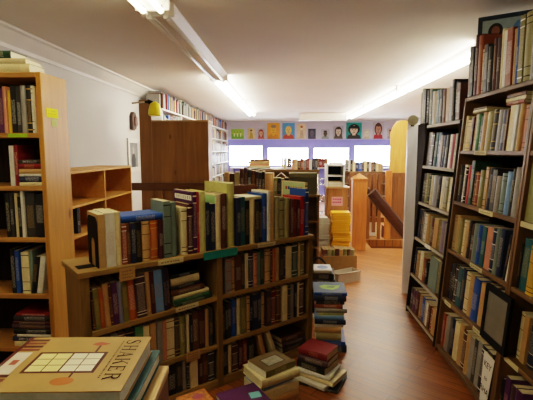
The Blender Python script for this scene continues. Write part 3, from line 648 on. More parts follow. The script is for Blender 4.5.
MB().box(-.015, .02, -.012, .052, -.03, .006).build('clip', BLACKM, t, bevel=.003); MB().tube([(0, -.02, .02), (-.01, -.06, .04), (-.02, -.1, .03)], [.02, .04, .055], 12).build('shade', plain('cream_shade', 'c9bfa0'), t); MB().tube([(0, .02, .006), (0, -.01, .03)], .01).build('arm', BLACKM, t)

# ================================================================= LEFT NEAR BOOKCASE
LX1 = -1.42; LX0 = -2.3; LY = 2.5
lc = thing('bookcase', 'tall yellow pine bookcase at left edge with notes stuck on its side', 'bookcase', T(LX1, LY, 0))
WD = LX1 - LX0
sp_ = MB().box(-.03, 0, 0, .30, 0, 2.05).build('side_panel', PINE, lc, bevel=.003)
MB().box(-WD, -WD + .03, 0, .30, 0, 2.05).build('side_panel', PINE, lc, bevel=.003)
lev = [1.70, 1.385, 1.07, .715, .37, .07]
MB().box(-WD + .0302, -.0302, .002, .295, 2.02, 2.05).build('top_board', PINEX, lc, bevel=.003)
lsh = [MB().box(-WD + .0302, -.0302, .003, .285, z - .028, z).build('shelf', PINEX, lc, bevel=.002) for z in lev]
MB().box(-WD + .0302, -.0302, .286, .296, .02, 2.02).build('back_panel', DKZ, lc)
for y0, y1, z0, z1, mt, lb in ((.045, .175, 1.795, 1.85, STICKY, 'yellow sticky note'), (.095, .16, 1.742, 1.787, plain('green_note', 'a9b36a', rough=.8), 'small green sticky note')):
    mb = MB().box(.0004, .0014, y0, y1, z0, z1)
    for k in range(2): mb.box(.0015, .0018, y0 + .012, y1 - .02, z1 - .018 - k * .016, z1 - .014 - k * .016, 1)
    o = mb.build('sticky_note', [mt, plain('note_ink', 'a8a42a')], sp_); o['label'] = lb
o = MB().box(-.215, -.10, .0005, .0025, 1.70 - .026, 1.70 - .004).build('shelf_label', plain('lime_label', '8fc01e', rough=.8), lsh[0]); o['label'] = 'lime green label on the shelf edge'
lf = T(LX1, LY, 0); LP = 'the tall pine bookcase'
def lrow(z, sp, w, seed): do_row(lf @ T(0, .012, z), sp, f"on {w} shelf of {LP}", f"books on the {w} shelf of {LP}", seed=seed)
lrow(1.70, [('purple', -.30, .035, .26), ('salmon', -.265, .033, .27), ('yellow', -.23, .026, .13), ('charcoal', -.203, .05, .275), ('grey', -.152, .035, .275), ('black', -.116, .04, .275), ('white', -.075, .022, .275), ('salmon', -.052, .022, .255)][:0] + [('purple', -.275, .03, .26), ('salmon', -.245, .022, .27), ('yellow', -.222, .02, .25), ('black', -.201, .032, .275), ('charcoal', -.168, .03, .27), ('grey', -.137, .028, .275), ('black', -.108, .03, .275), ('white', -.077, .012, .275), ('cream', -.064, .012, .272), ('salmon', -.051, .02, .255)], 'first', 61)
lrow(1.385, [('salmon', -.30, .035, .24), ('white', -.228, .028, .245), ('darkred', -.198, .026, .25)][:0] + [('white', -.228, .026, .24), ('darkred', -.2005, .024, .245)], 'second', 62)
# flats under / beside them
st = []
zz = 1.3855
for k, (code, t_, h_, xr, y_) in enumerate((('navy', .03, .24, -.04, .0), ('salmon', .04, .24, -.035, .0))): pass
st = []; zz = 1.3856
for code, t_, h_ in (('cream', .022, .14), ('navy', .036, .14), ('white', .014, .14), ('tan', .03, .14), ('darkred', .032, .14), ('charcoal', .022, .14)):
    o = flat_book(lf @ T(0, .012, 0), -.033, zz, t_ - .0008, .2, h_, code, rnd=random.Random(int(zz * 1000))); zz += t_; st.append((o, code))
for k, (o, code) in enumerate(st[::-1]):
    tag(o, f"{PAL[code][0]} book, {ordinal(k + 1)} from top, flat stack on the tall pine bookcase's second shelf", 'book', f"flat stack on the second shelf of {LP}")
lrow(1.07, [('black', -.275, .028, .27), ('charcoal', -.246, .022, .27), ('cream', -.223, .024, .27), ('black', -.198, .022, .25), ('white', -.1755, .018, .285), ('charcoal', -.155, .06, .27), ('black', -.093, .06, .265)], 'third', 63)
lrow(.715, [('black', -.272, .03, .28), ('blue', -.241, .026, .27), ('cream', -.2, .05, .26), ('greyteal', -.148, .02, .27)], 'fourth', 64)
for k, (code, x, t_) in enumerate((('black', -.115, .03), ('white', -.078, .034))):
    o = book('book', lf @ T(x - .02, .014, .716) @ Matrix.Rotation(R(9), 4, 'Y') @ T(0, 0, .0), t_, .2, .235, code, rnd=random.Random(k)); o.matrix_world = lf @ T(x - .035, .014, .716 + t_ * math.sin(R(9))) @ Matrix.Rotation(R(9), 4, 'Y')
    tag(o, f"{PAL[code][0]} book tilting right at right end of fourth shelf of {LP}", 'book', f"books on the fourth shelf of {LP}")
st = []; zz = .3706
for code, t_, h_ in (('cream', .035, .24), ('navy', .03, .25), ('white', .016, .22), ('black', .034, .24), ('plum', .03, .25), ('maroon', .02, .24), ('charcoal', .036, .235), ('darkred', .016, .22)):
    o = flat_book(lf @ T(0, .012, 0), -.034, zz, t_ - .0008, .2, h_, code, rnd=random.Random(int(zz * 1000))); zz += t_; st.append((o, code))
for k, (o, code) in enumerate(st[::-1]):
    tag(o, f"{PAL[code][0]} book, {ordinal(k + 1)} from top, flat stack on the tall pine bookcase's fifth shelf", 'book', f"flat stack on the fifth shelf of {LP}")
st = []; zz = 2.0506
for code, t_, h_, xr in (('cream', .055, .22, -.08), ('cream', .03, .2, -.10), ('darkgreen', .045, .16, -.19)):
    if code == 'darkgreen': zz = 2.0506 + .085
    o = flat_book(lf @ T(0, .03, 0), xr, zz, t_ - .0008, .17, h_, code, rnd=random.Random(int(zz * 1000)), pm=PAPERW); zz += t_; st.append((o, code))
for (o, code), lb in zip(st, ('thick cream book lying flat on top of the tall pine bookcase at left', 'thin cream book lying on the thicker one atop the tall pine bookcase', 'dark green book on the top of the stack atop the tall pine bookcase')):
    tag(o, lb, 'book')

# ================================================================= CUBBY UNIT
cu = thing('cubby_unit', 'light wood pigeonhole shelf unit against the left wall, mostly empty', 'shelf unit', T(-2.15, 3.4, 0))
CW, CD, CH = 1.44, .40, 1.425
for y in (0, .18 - .18 + .70, CW - .022): MB().box(.012, CD, y, y + .022, 0, CH - .022).build('divider', CUB, cu, bevel=.002)
MB().box(.0, CD + .004, -.004, CW + .004, CH - .022, CH).build('top_board', CUB, cu, bevel=.002)
for z in (1.135, .875, .615, .355, .095):
    MB().box(.012, CD - .002, .0222, .6998, z - .02, z).build('shelf', CUB, cu); MB().box(.012, CD - .002, .7222, CW - .0222, z - .02, z).build('shelf', CUB, cu)
MB().box(0, .0118, 0, CW, 0, CH - .0225).build('back_panel', CUB, cu)
bn = thing('ring_binder', 'dark ring binder standing in a lower pigeonhole of the light wood unit', 'binder', T(-1.80, 3.62, .8756))
MB().prism([(0, 0), (.05, 0), (.05, .2), (.035, .235), (.015, .235), (0, .2)], -.2, 0, 'x').build('cover_board', plain('binder_black', '242226', rough=.5), bn)
MB().tube([(.0012, .025 + .014 * math.cos(a), .09 + .014 * math.sin(a)) for a in [2 * PI * k / 12 for k in range(13)]], .0025, 6).build('finger_ring', GREYM, bn)

# ================================================================= LEFT WALL: ornament, picture
t = thing('wall_ornament', 'dark carved wooden ornament hanging high on the left wall', 'ornament', T(XL, 6.62, 1.9))
MB().prism([(0, .02), (.08, .0), (.16, .03), (.2, .1), (.19, .2), (.14, .28), (.06, .29), (0, .22)], .002, .06, 'x').build('plaque', wood('carved_dark', '4a2f22', '2c1a12', 'z'), t, bevel=.008)
MB().prism([(.05, .08), (.15, .08), (.13, .22), (.07, .22)], .0602, .09, 'x').build('relief', plain('pinkish_relief', '7a5a55'), t, bevel=.008)
t = thing('framed_picture', 'white framed grey picture hanging on the left wall', 'picture frame', T(XL + .002, 6.48, 1.26))
FWt = plain('white_frame', 'cfcdc6', rough=.5)
MB().box(0, .025, 0, .06, 0, .52).build('frame_side', FWt, t); MB().box(0, .025, .40, .46, 0, .52).build('frame_side', FWt, t)
MB().box(0, .025, .0602, .3998, 0, .07).build('frame_rail', FWt, t); MB().box(0, .025, .0602, .3998, .45, .52).build('frame_rail', FWt, t)
mb = MB().box(0, .015, .0602, .3998, .0702, .4498)
mb.face([(.0152, .15, .0702), (.0152, .32, .0702), (.0152, .33, .2), (.0152, .27, .3), (.0152, .2, .3), (.0152, .14, .2)], 1)
mb.face([(.0154, .2, .28), (.0154, .27, .28), (.0154, .28, .36), (.0154, .235, .39), (.0154, .19, .36)], 2)
mb.build('picture', [plain('grey_photo', '77787a'), plain('dark_photo', '2f3033'), plain('photo_face', '9a9590')], t)

# ================================================================= PLYWOOD-BACKED BOOKCASE AND WALL SHELVES
pb = thing('bookcase', 'brown plywood back of a tall bookcase standing out from the left wall', 'bookcase', T(-2.03, 6.0, 0))
MB().box(.17, .965, 0, .012, 0, 1.99).build('back_panel', PLY, pb)
MB().box(0, .168, -.006, .03, 0, 2.29).build('end_post', PLY, pb, bevel=.004)
MB().box(.17, .19, .0125, .30, 0, 1.98).build('side_panel', PLY, pb); MB().box(.945, .965, .0125, .30, 0, 1.98).build('side_panel', PLY, pb)
MB().box(.16, .97, -.004, .31, 1.9905, 2.012).build('top_board', wood('pale_top', 'a98a5c', '8a6a3c', 'x'), pb)
for z in (.1, .5, .9, 1.3, 1.7): MB().box(.191, .944, .0125, .295, z - .02, z).build('shelf', PLY, pb)
MB().box(-.15, .95, -.03, -.0065, 1.03, 1.14).build('cross_rail', wood('rail_brown', '5e3a1e', '48290f', 'x'), pb)
for x in (.2, .36, .5, .66, .8): MB().box(x, x + .10, -.028, -.0125 + .006, .3, 1.028).build('plank', PLY, pb)
yl = thing('clamp_lamp', 'yellow clamp lamp with black socket on the plywood bookcase', 'lamp', T(-1.80, 5.965, 2.06))
MB().tube([(.03, -.1, .0), (.03, -.1, .02), (.035, -.1, .08), (.03, -.1, .14), (.01, -.1, .175)], [.075, .085, .085, .07, .045], 14).build('lamp_shade', plain('yellow_enamel', 'd8c414', rough=.35), yl)
MB().tube([(.0, -.1, .17), (-.06, -.1, .20)], [.03, .028], 10).build('socket', BLACKM, yl); MB().box(-.10, -.04, -.115, .03, .175, .20).build('clamp', BLACKM, yl, bevel=.003)
MB().tube([(-.07, -.1, .19), (-.28, -.1, .17)], .012, 8).build('arm', plain('pale_arm', 'a79f90'), yl)

ws = thing('wall_shelves', 'long white bookshelves along the left wall behind the plywood bookcase', 'bookcase', T(XL + .002, 7.08, 0))
WL = 8.2; WDp = .38
nb_ = 6
for k in range(nb_ + 1):
    y = k * (WL - .03) / nb_; MB().box(0, WDp, y, y + .028, 0, 2.255).build('upright', WHITEP, ws)
WLEV = [2.28, 1.93, 1.57, 1.21, .85, .49, .1]
for z in WLEV[:1]: MB().box(0, WDp + .004, 0, WL, z - .024, z).build('top_board', WHITEP, ws)
for z in WLEV[1:]:
    for k in range(nb_):
        y0 = k * (WL - .03) / nb_ + .0282; y1 = (k + 1) * (WL - .03) / nb_ - .0002
        MB().box(.0, WDp - .002, y0, y1, z - .024, z).build('shelf', WHITEP, ws)
# the many small books on it: nobody can tell them apart
rn = random.Random(77); mb = MB(); codes = ['greyteal', 'grey', 'tan', 'cream', 'brown', 'charcoal', 'navy', 'darkred', 'grey', 'black', 'khaki', 'greyteal', 'rust', 'salmon', 'blue']
for z in WLEV[:-1]:
    for k in range(nb_):
        y = k * (WL - .03) / nb_ + .035; y1 = (k + 1) * (WL - .03) / nb_ - .01
        while y < y1 - .05:
            w = rn.uniform(.025, .06); h = rn.uniform(.2, .3)
            if rn.random() < .93: mb.box(.12, WDp - rn.uniform(.01, .05), y, y + w - .002, z + .0005, z + h, rn.randrange(len(codes)))
            y += w
o = mb.build('books', [cover(c) for c in codes]); o.matrix_world = ws.matrix_world
tag(o, 'hundreds of small distant books filling the white shelves along the left wall', 'books', kind='stuff')

# ================================================================= FOREGROUND: SHAKER BOOK ON A STACK
dk = thing('wooden_crate', 'light wooden crate with brown side under the stack of large books, bottom left', 'crate', T(-.61, .795, 0) @ RZ(R(3)))
CRW = wood('crate_wood', 'd8b472', 'bf9650', 'y'); CRB = wood('crate_side', '8a5526', '6d3f1a', 'y')
MB().box(-.33, .315, -.30, .28, 1.0, 1.022).build('lid', CRW, dk, bevel=.003)
MB().box(.298, .312, -.298, .278, 0, .9995).build('side', CRB, dk); MB().box(-.328, -.314, -.298, .278, 0, .9995).build('side', CRB, dk)
MB().box(-.3138, .2978, -.298, -.284, 0, .9995).build('front', CRB, dk); MB().box(-.3138, .2978, .264, .278, 0, .9995).build('back', CRB, dk)
# lying books seen in plan: helper with spine direction
def plan_book(cx, cy, z, sx, sy, t, rot, code, spine='left', art=None, pm=None, seed=0, hard=True, label=None, group=None):
    """book lying flat; sx,sy plan size; spine on the given side"""
    r0 = {'left': 0, 'front': 90, 'right': 180, 'back': 270}[spine]
    d, h = (sx, sy) if spine in ('left', 'right') else (sy, sx)
    # base frame: book y (depth) -> +X, book x (thickness) -> up, book z (height) -> +Y   (x = y cross z)
    B = frame((-d / 2, -h / 2, 0), (0, 0, 1), (1, 0, 0), (0, 1, 0))
    M = T(cx, cy, z) @ RZ(rot) @ RZ(R(r0)) @ B
    o = book('book', M, t, d, h, code, hard=hard, rnd=random.Random(seed), pm=pm)
    o['_'] = 1; del o['_']
    o2 = (T(cx, cy, z + t) @ RZ(rot), M)
    if label: tag(o, label, 'book', group)
    return o, o2
def top_art(bk, mats, polys, name='cover_picture'):
    """polys in plan coordinates about the centre of the book: (points, material index, layer)"""
    o, (A, M) = bk
    mb = MB()
    for pts, mi, ly in polys: mb.face([(x, y, .0004 + .0003 * ly) for x, y in pts], mi)
    c = mb.build(name, mats, o); c.matrix_local = M.inverted() @ A
    return c
def rect(x0, x1, y0, y1): return [(x0, y0), (x1, y0), (x1, y1), (x0, y1)]
def ell(cx, cy, rx, ry, n=16): return [(cx + rx * math.cos(2 * PI * k / n), cy + ry * math.sin(2 * PI * k / n)) for k in range(n)]
g = 'large books stacked flat on the wooden crate'
plan_book(-.507, .915, 1.0226, .36, .36, .035, R(3), 'teal', 'front', label='teal book lying under the large tan book at bottom left', group=g, pm=PAPERW, seed=4)
sk = plan_book(-.508, .953, 1.0582, .32, .262, .042, R(3.5), 'tan', 'left', label='large tan picture book titled SHAKER lying flat in the left foreground', group=g, pm=PAPERW, seed=2)
TANCOV = plain('tan_art_cover', 'a98a52', rough=.35, var=.1, scale=8); PANE = plain('pane_white', 'e9e6cf', rough=.3, var=.04); PANEY = plain('pane_yellow', 'e5dc96', rough=.3, var=.05)
MARO = plain('art_maroon', '4d1a1c', rough=.35); ARTRED = plain('art_red', 'a44a36', rough=.35); ARTOR = plain('art_orange', 'b4672f', rough=.35); ARTW = plain('art_white', 'd8cfc0', rough=.35)
polys = [(rect(-.16, .16, -.131, .131), 0, 0)]
wx0, wx1, wy0, wy1 = -.085, .068, -.05, .038
polys += [(rect(wx0 - .007, wx1 + .007, wy0 - .007, wy1 + .007), 3, 1)]
for i in range(2):
    for j in range(3):
        for q in range(2):
            cw = (wx1 - wx0) / 4; chh = (wy1 - wy0) / 3
            a = wx0 + (i * 2 + q) * cw; b_ = wy0 + j * chh
            polys.append((rect(a + .0012 + (.002 if (q == 0 and i == 1) else 0), a + cw - .0012, b_ + .0012, b_ + chh - .0012), 2 if i == 0 else 1, 2))
polys += [(rect(.04, .046, .045, .08), 3, 1), ([(.02, .085), (.035, .078), (.055, .082), (.066, .09), (.05, .096), (.036, .1), (.024, .094)], 4, 2)]
polys += [(ell(.02, -.092, .026, .017), 5, 2), (rect(.026, .031, -.08, -.057), 3, 1)]
polys += [(rect(-.16, -.15, -.131, .131), 3, 1), (rect(-.15, -.112, -.06, .045), 6, 1), (rect(-.138, -.122, -.018, .006), 4, 2)]
for k in range(4): polys.append((rect(-.15, -.102, .052 + k * .018, .064 + k * .018), 3 if k % 2 else 7, 2))
for k in range(4): polys.append((rect(-.15, -.108, -.128 + k * .018, -.116 + k * .018), 3 if k % 2 else 7, 2))
top_art(sk, [TANCOV, PANE, PANEY, MARO, ARTRED, ARTOR, ARTW, plain('art_brown', '7a3f30', rough=.35)], polys)
# SHAKER lettering: classical letters with thick and thin strokes and serifs; unit box, drawn as polygons
TH, TN, SF = .15, .06, .08
def stem(x, w, y0=0, y1=1): return [(x, y0), (x + w, y0), (x + w, y1), (x, y1)]
def serif(x, w, y): return [(x - SF, y), (x + w + SF, y), (x + w + SF, y + .045), (x - SF, y + .045)]
def strip(pts, ws):
    L, Rr = [], []
    for i, p in enumerate(pts):
        a = pts[max(0, i - 1)]; b_ = pts[min(len(pts) - 1, i + 1)]
        dx, dy = b_[0] - a[0], b_[1] - a[1]; l = math.hypot(dx, dy); nx, ny = -dy / l, dx / l
        L.append((p[0] + nx * ws[i] / 2, p[1] + ny * ws[i] / 2)); Rr.append((p[0] - nx * ws[i] / 2, p[1] - ny * ws[i] / 2))
    return [[L[i], L[i + 1], Rr[i + 1], Rr[i]] for i in range(len(pts) - 1)]
def letter(c):
    if c == 'S':
        pts = [(.78, .8), (.72, .92), (.5, .98), (.28, .92), (.2, .76), (.3, .62), (.5, .52), (.72, .4), (.8, .24), (.72, .08), (.5, .02), (.26, .08), (.18, .22)]
        return strip(pts, [.06, .07, .08, .12, .17, .2, .21, .2, .17, .12, .08, .07, .06]) + [[(.74, .7), (.8, .7), (.8, .96), (.76, .96)], [(.16, .04), (.2, .04), (.22, .3), (.16, .3)]]
    if c == 'H': return [stem(.08, TH), stem(.72, TH), stem(.2, .6, .48, .54), serif(.08, TH, 0), serif(.08, TH, .955), serif(.72, TH, 0), serif(.72, TH, .955)]
    if c == 'A': return [[(.05, 0), (.12, 0), (.52, .98), (.46, 1)], [(.7, 0), (.94, 0), (.56, 1), (.42, 1)], stem(.25, .45, .32, .38), serif(.05, .07, 0), serif(.7, .24, 0)]
    if c == 'K': return [stem(.08, TH), [(.28, .42), (.36, .42), (.9, .97), (.8, .97)], [(.42, .56), (.52, .66), (.98, .0), (.74, .0)], serif(.08, TH, 0), serif(.08, TH, .955), serif(.8, .1, .955), serif(.78, .16, 0)]
    if c == 'E': return [stem(.12, TH), stem(.04, .78, 0, .06), stem(.04, .76, .94, 1), stem(.3, .34, .48, .54), stem(.76, .06, 0, .26), stem(.74, .06, .76, 1), stem(.58, .05, .38, .64), ]
    if c == 'R': return [stem(.08, TH), serif(.08, TH, 0), serif(.08, TH, .955)] + strip([(.25, .96), (.55, .95), (.72, .86), (.75, .73), (.7, .6), (.52, .51), (.25, .5)], [.06, .1, .17, .2, .17, .1, .06]) + [[(.42, .5), (.6, .52), (.98, .0), (.74, .0)], serif(.78, .14, 0)]
lp = []; LH = .036; Y0 = .112; LWd = .0345
for k, c in enumerate('SHAKER'):
    for poly in letter(c):
        # reading direction runs toward the viewer (-y); letter tops point right (+x)
        lp.append(([(.104 + y * LH, Y0 - k * LWd - x * LWd * .84) for x, y in poly], 0, 4))
for k in range(26):
    lp.append((rect(.0925, .0965, .105 - k * .0072 - random.uniform(.003, .006), .105 - k * .0072), 1, 3))
top_art(sk, [INKD, plain('small_print', '5a4630')], lp, name='title_lettering')

# ================================================================= FLOOR PILES
def pile(cx, cy, rot, items, place, group, z0=.0, seed=0):
    """items bottom to top: (code, sx, sy, t, dx, dy, drot_deg, spine)"""
    z = z0 + .0005; out = []
    for k, it in enumerate(items):
        code, sx, sy, t_, dx, dy, dr = it[:7]; spn = it[7] if len(it) > 7 else 'front'
        bk = plan_book(cx + dx, cy + dy, z, sx, sy, t_ - .0006, rot + R(dr), code, spn, seed=seed + k, hard=(k % 3 != 1), pm=PAPERW if k % 2 else PAPER)
        z += t_; out.append(bk)
    n = len(items)
    for k, bk in enumerate(out):
        w = PAL[items[k][0]][0]; i = n - k
        pos = 'topmost' if i == 1 else ('bottom one' if i == n else ordinal(i) + ' from top')
        tag(bk[0], f"{w} book lying {pos} in {place}", 'book', group)
    return out, z
# front pile before the low bookcase
P1, z = pile(-.075, 2.40, R(36), [('brown', .22, .2, .055, 0, 0, 6), ('charcoal', .22, .19, .05, 0, 0, 2), ('tan', .24, .2, .05, 0, .0, -3), ('tan', .235, .21, .055, .006, -.005, 2), ('cream', .25, .21, .05, 0, 0, 0), ('lightblue', .22, .19, .022, -.01, .0, 4), ('cream', .26, .22, .05, .0, .0, -2), ('olive', .215, .175, .038, .0, .004, 5)],
             'the small floor pile at bottom centre', 'books in the small floor pile at bottom centre', seed=70)
top_art(P1[-1], [plain('brown_art_cover', '5f4d2c', var=.1), plain('grey_art', '8b8775', var=.3, scale=30), plain('dark_art', '33291a')], [(rect(-.105, .105, -.085, .085), 0, 0), (rect(-.06, .07, -.05, .045), 2, 1), (rect(-.052, .062, -.043, .038), 1, 2)])
# red-topped pile
P2, z = pile(.245, 2.86, R(-32), [('charcoal', .27, .23, .02, .03, -.02, 8), ('white', .27, .22, .022, -.02, -.01, -6), ('cream', .28, .22, .03, .02, -.005, -2), ('white', .25, .21, .03, 0, 0, 4), ('black', .22, .19, .045, -.01, .01, -3), ('plum', .22, .19, .042, -.005, .012, 2), ('darkred', .215, .185, .05, -.005, .015, 0)],
             'the red-topped floor pile before the low bookcase', 'books in the red-topped floor pile', seed=80)
# tall pile at the end of the low bookcase
P3, z = pile(.362, 3.385, R(-2), [('navy', .22, .24, .065, .02, 0, 4), ('blue', .23, .25, .035, .015, 0, -3), ('khaki', .2, .24, .06, -.01, 0, 2), ('tan', .21, .23, .05, -.01, 0, -2), ('white', .22, .22, .026, -.01, 0, 5), ('navy', .24, .25, .04, .005, 0, 0), ('lightblue', .23, .25, .03, .0, 0, -3), ('lime', .2, .22, .022, .0, 0, 6), ('grey', .24, .24, .035, .01, 0, 2), ('rust', .22, .23, .035, -.005, 0, -3), ('charcoal', .22, .23, .03, 0, 0, 1), ('navy', .25, .27, .045, .0, 0, -1), ('blue', .255, .27, .028, .0, .0, 1)],
             'the tall floor pile beside low bookcase', 'books in the tall floor pile by the low bookcase', seed=90)
top_art(P3[-1], [plain('slate_blue_cover', '3b5370', var=.1), plain('leaf_green', '7fae3c', var=.2), plain('leaf_dark', '2c4a1c')], [(rect(-.126, .126, -.134, .134), 0, 0), ([(-.06, -.04), (.02, -.07), (.07, -.02), (.09, .05), (.02, .04), (-.03, .06), (-.08, .02)], 1, 1), ([(-.04, -.01), (.03, -.02), (.05, .02), (0, .015)], 2, 2)])
# pile in the foreground with purple book; orange patterned book beside it
P4, z = pile(-.215, 2.125, R(30), [('brown', .24, .2, .06, 0, 0, 0), ('navy', .24, .2, .06, 0, 0, 3), ('charcoal', .24, .2, .06, 0, 0, -3), ('plum', .25, .2, .05, 0, 0, 2), ('black', .24, .2, .04, 0, 0, 0), ('purple', .23, .2, .03, .0, .01, 2)], 'the pile cut off by the bottom edge', 'books in the pile cut off by the bottom edge', seed=100)
st_ = top_art(P4[-1], [plain('turquoise_note', '6fb9bd', rough=.8, var=.04)], [([(.03, -.035), (.09, -.045), (.1, .01), (.04, .02)], 0, 1)], name='sticky_note'); st_['label'] = 'turquoise sticky note'
P5, z = pile(-.455, 2.06, R(35), [('tan', .16, .13, .08, 0, 0, 0), ('navy', .16, .13, .08, 0, 0, 3), ('brown', .16, .13, .08, 0, 0, -2), ('plum', .16, .13, .04, 0, 0, 2), ('orange', .16, .13, .05, 0, 0, 0)], 'the small stack left of the purple book', 'books in the small stack at the bottom edge', seed=110)
top_art(P5[-1], [plain('orange_pattern', 'b9743f', var=.5, scale=45), plain('pink_pattern', 'a8546a', var=.3)], [(rect(-.076, .076, -.062, .062), 0, 0), (ell(.02, .01, .03, .025), 1, 1), (ell(-.04, -.02, .02, .02), 1, 1)])

# ================================================================= MAGAZINES, CARTON, BAG (beyond the low bookcase)
pl = thing('low_stand', 'low dark wooden stand carrying the yellow and grey magazine stacks', 'stand', T(.40, 5.74, 0))
MB().box(0, .53, 0, .3, .20, .225).build('top_board', BRNX, pl)
for x in (.0, .505): MB().box(x, x + .025, .005, .295, 0, .1998).build('side_panel', BRNZ, pl)
YEL = plain('magazine_yellow', 'cf8f04', rough=.5, var=.08, scale=40); GRYM = plain('magazine_grey', 'a59d88', rough=.6, var=.12, scale=40)
def magazine(mat, w, d, t, name='magazine'):
    mb = MB(); n = 4
    mb.prism([(0, .004), (.003, 0), (t - .003, 0), (t, .004), (t, d), (0, d)], 0, w, 'y', M=Matrix(((0, 1, 0, 0), (0, 0, 0, 0), (0, 0, 0, 0), (0, 0, 0, 1))))
    return mb
def stack(x, y, z, n, mat, w, d, t, colour, place, group, seed):
    rr = random.Random(seed); proto = None
    mb = MB().prism([(0, .003), (.003, 0), (d, 0), (d, t), (.003, t), (0, t - .003)], 0, w, 'x')   # (y,z) section
    for k in range(n):
        if proto is None:
            o = mb.build('magazine', [mat]); pg = MB().box(.002, w - .002, d - .0005, d + .002, .001, t - .001).build('pages', PAPERW, o); proto = (o, pg)
        else:
            o = proto[0].copy(); COL.objects.link(o); c = proto[1].copy(); COL.objects.link(c); c.parent = o
        br = k // max(1, n // 4)
        o.matrix_world = T(x + rr.uniform(-.008, .008) + .012 * (br % 2), y + rr.uniform(0, .015), z + .0006 + k * (t + .0004)) @ RZ(R(rr.uniform(-2, 2)))
        i = n - k
        tag(o, f"{colour} magazine, {'topmost' if i == 1 else ordinal(i) + ' from top'} of {place}", 'magazine', group)
stack(.635, 5.76, .225, 30, YEL, .245, .2, .0175, 'yellow-spined', 'the yellow stack by the newel post', 'yellow magazines in one stack', 5)
stack(.41, 5.77, .225, 25, GRYM, .185, .2, .018, 'grey', 'the grey stack left of yellow one', 'grey magazines in one stack', 6)
# open carton of old brown books
ct = thing('carton', 'open cardboard carton full of old brown books, below the magazine stacks', 'box', T(.48, 5.32, 0) @ RZ(R(6)))
MB().box(0, .44, 0, .01, .0, .27).build('front_wall', CARD, ct); MB().box(0, .44, .30, .31, .0, .27).build('back_wall', CARD, ct)
MB().box(0, .01, .0102, .2998, 0, .27).build('side_wall', CARD, ct); MB().box(.43, .44, .0102, .2998, 0, .27).build('side_wall', CARD, ct); MB().box(.0102, .4298, .0102, .2998, 0, .012).build('bottom', CARD, ct)
BRP = {'pm': plain('brown_pages', '6a5230', rough=.9, var=.15, scale=40)}
do_row(ct.matrix_world @ T(0, .04, .013), [('brown', .02, .05, .33, BRP), ('khaki', .072, .05, .335, BRP), ('olive', .124, .045, .33, BRP), ('brown', .17, .055, .34, BRP), ('tan', .226, .045, .33, BRP), ('olive', .272, .05, .335, BRP), ('brown', .323, .05, .33, BRP), ('khaki', .374, .05, .325, BRP)], 'in the open carton', 'old books in the open carton', seed=120)
cr = thing('plastic_tray', 'pale clear plastic tray on the floor before the carton of books', 'tray', T(.64, 5.0, 0) @ RZ(R(34)))
PLS = plain('pale_plastic', 'b9ad98', rough=.3, var=.05)
MB().box(0, .36, 0, .16, 0, .012).build('base', PLS, cr); MB().box(0, .36, 0, .008, .0122, .13).build('front_wall', PLS, cr); MB().box(0, .36, .152, .16, .0122, .13).build('back_wall', PLS, cr)
for x in (0, .352): MB().box(x, x + .008, .0082, .1518, .0122, .13).build('end_wall', PLS, cr)
MB().tube([(-.005, -.006, .13), (.365, -.006, .13)], .007).build('rim', PLS, cr)
bgm = thing('shoulder_bag', 'black bag with looped strap on the floor behind the tall book pile', 'bag', T(.37, 4.62, 0))
mb = MB(); rings = [(0, .20, .13), (.06, .215, .15), (.18, .20, .13), (.27, .17, .09), (.31, .15, .05)]
for z, a, b_ in rings:
    for k in range(16):
        th = 2 * PI * k / 16; mb.v.append((a * math.copysign(abs(math.cos(th)) ** .6, math.cos(th)), b_ * math.copysign(abs(math.sin(th)) ** .6, math.sin(th)), z))
for i in range(len(rings) - 1):
    for k in range(16): mb.f.append([i * 16 + k, i * 16 + (k + 1) % 16, (i + 1) * 16 + (k + 1) % 16, (i + 1) * 16 + k]); mb.m.append(0); mb.sm.append(True)
mb.f += [list(range(16)), [64 + k for k in range(16)]]; mb.m += [0, 0]; mb.sm += [False, False]
mb.build('bag_body', DARKFAB, bgm)
MB().tube([(-.12 + .24 * k / 12, .0, .30 + .13 * math.sin(PI * k / 12)) for k in range(13)], .011, 6).build('strap', DARKFAB, bgm)
P6, z = pile(.385, 4.22, R(-4), [('black', .26, .24, .09, 0, 0, 0), ('charcoal', .25, .24, .09, 0, 0, 2), ('black', .26, .24, .08, .01, 0, -2), ('charcoal', .24, .23, .08, 0, 0, 1), ('black', .22, .22, .06, 0, 0, -2), ('white', .17, .22, .035, -.005, 0, 3)], 'the dark pile behind the tall floor pile', 'books in the dark pile behind the tall pile', seed=130)
top_art(P6[-1], [plain('white_cover', 'c9cbd2', var=.05), plain('blue_oval', '6d84b0', var=.2)], [(rect(-.082, .082, -.107, .107), 0, 0), (ell(0, .0, .055, .065), 1, 1)])

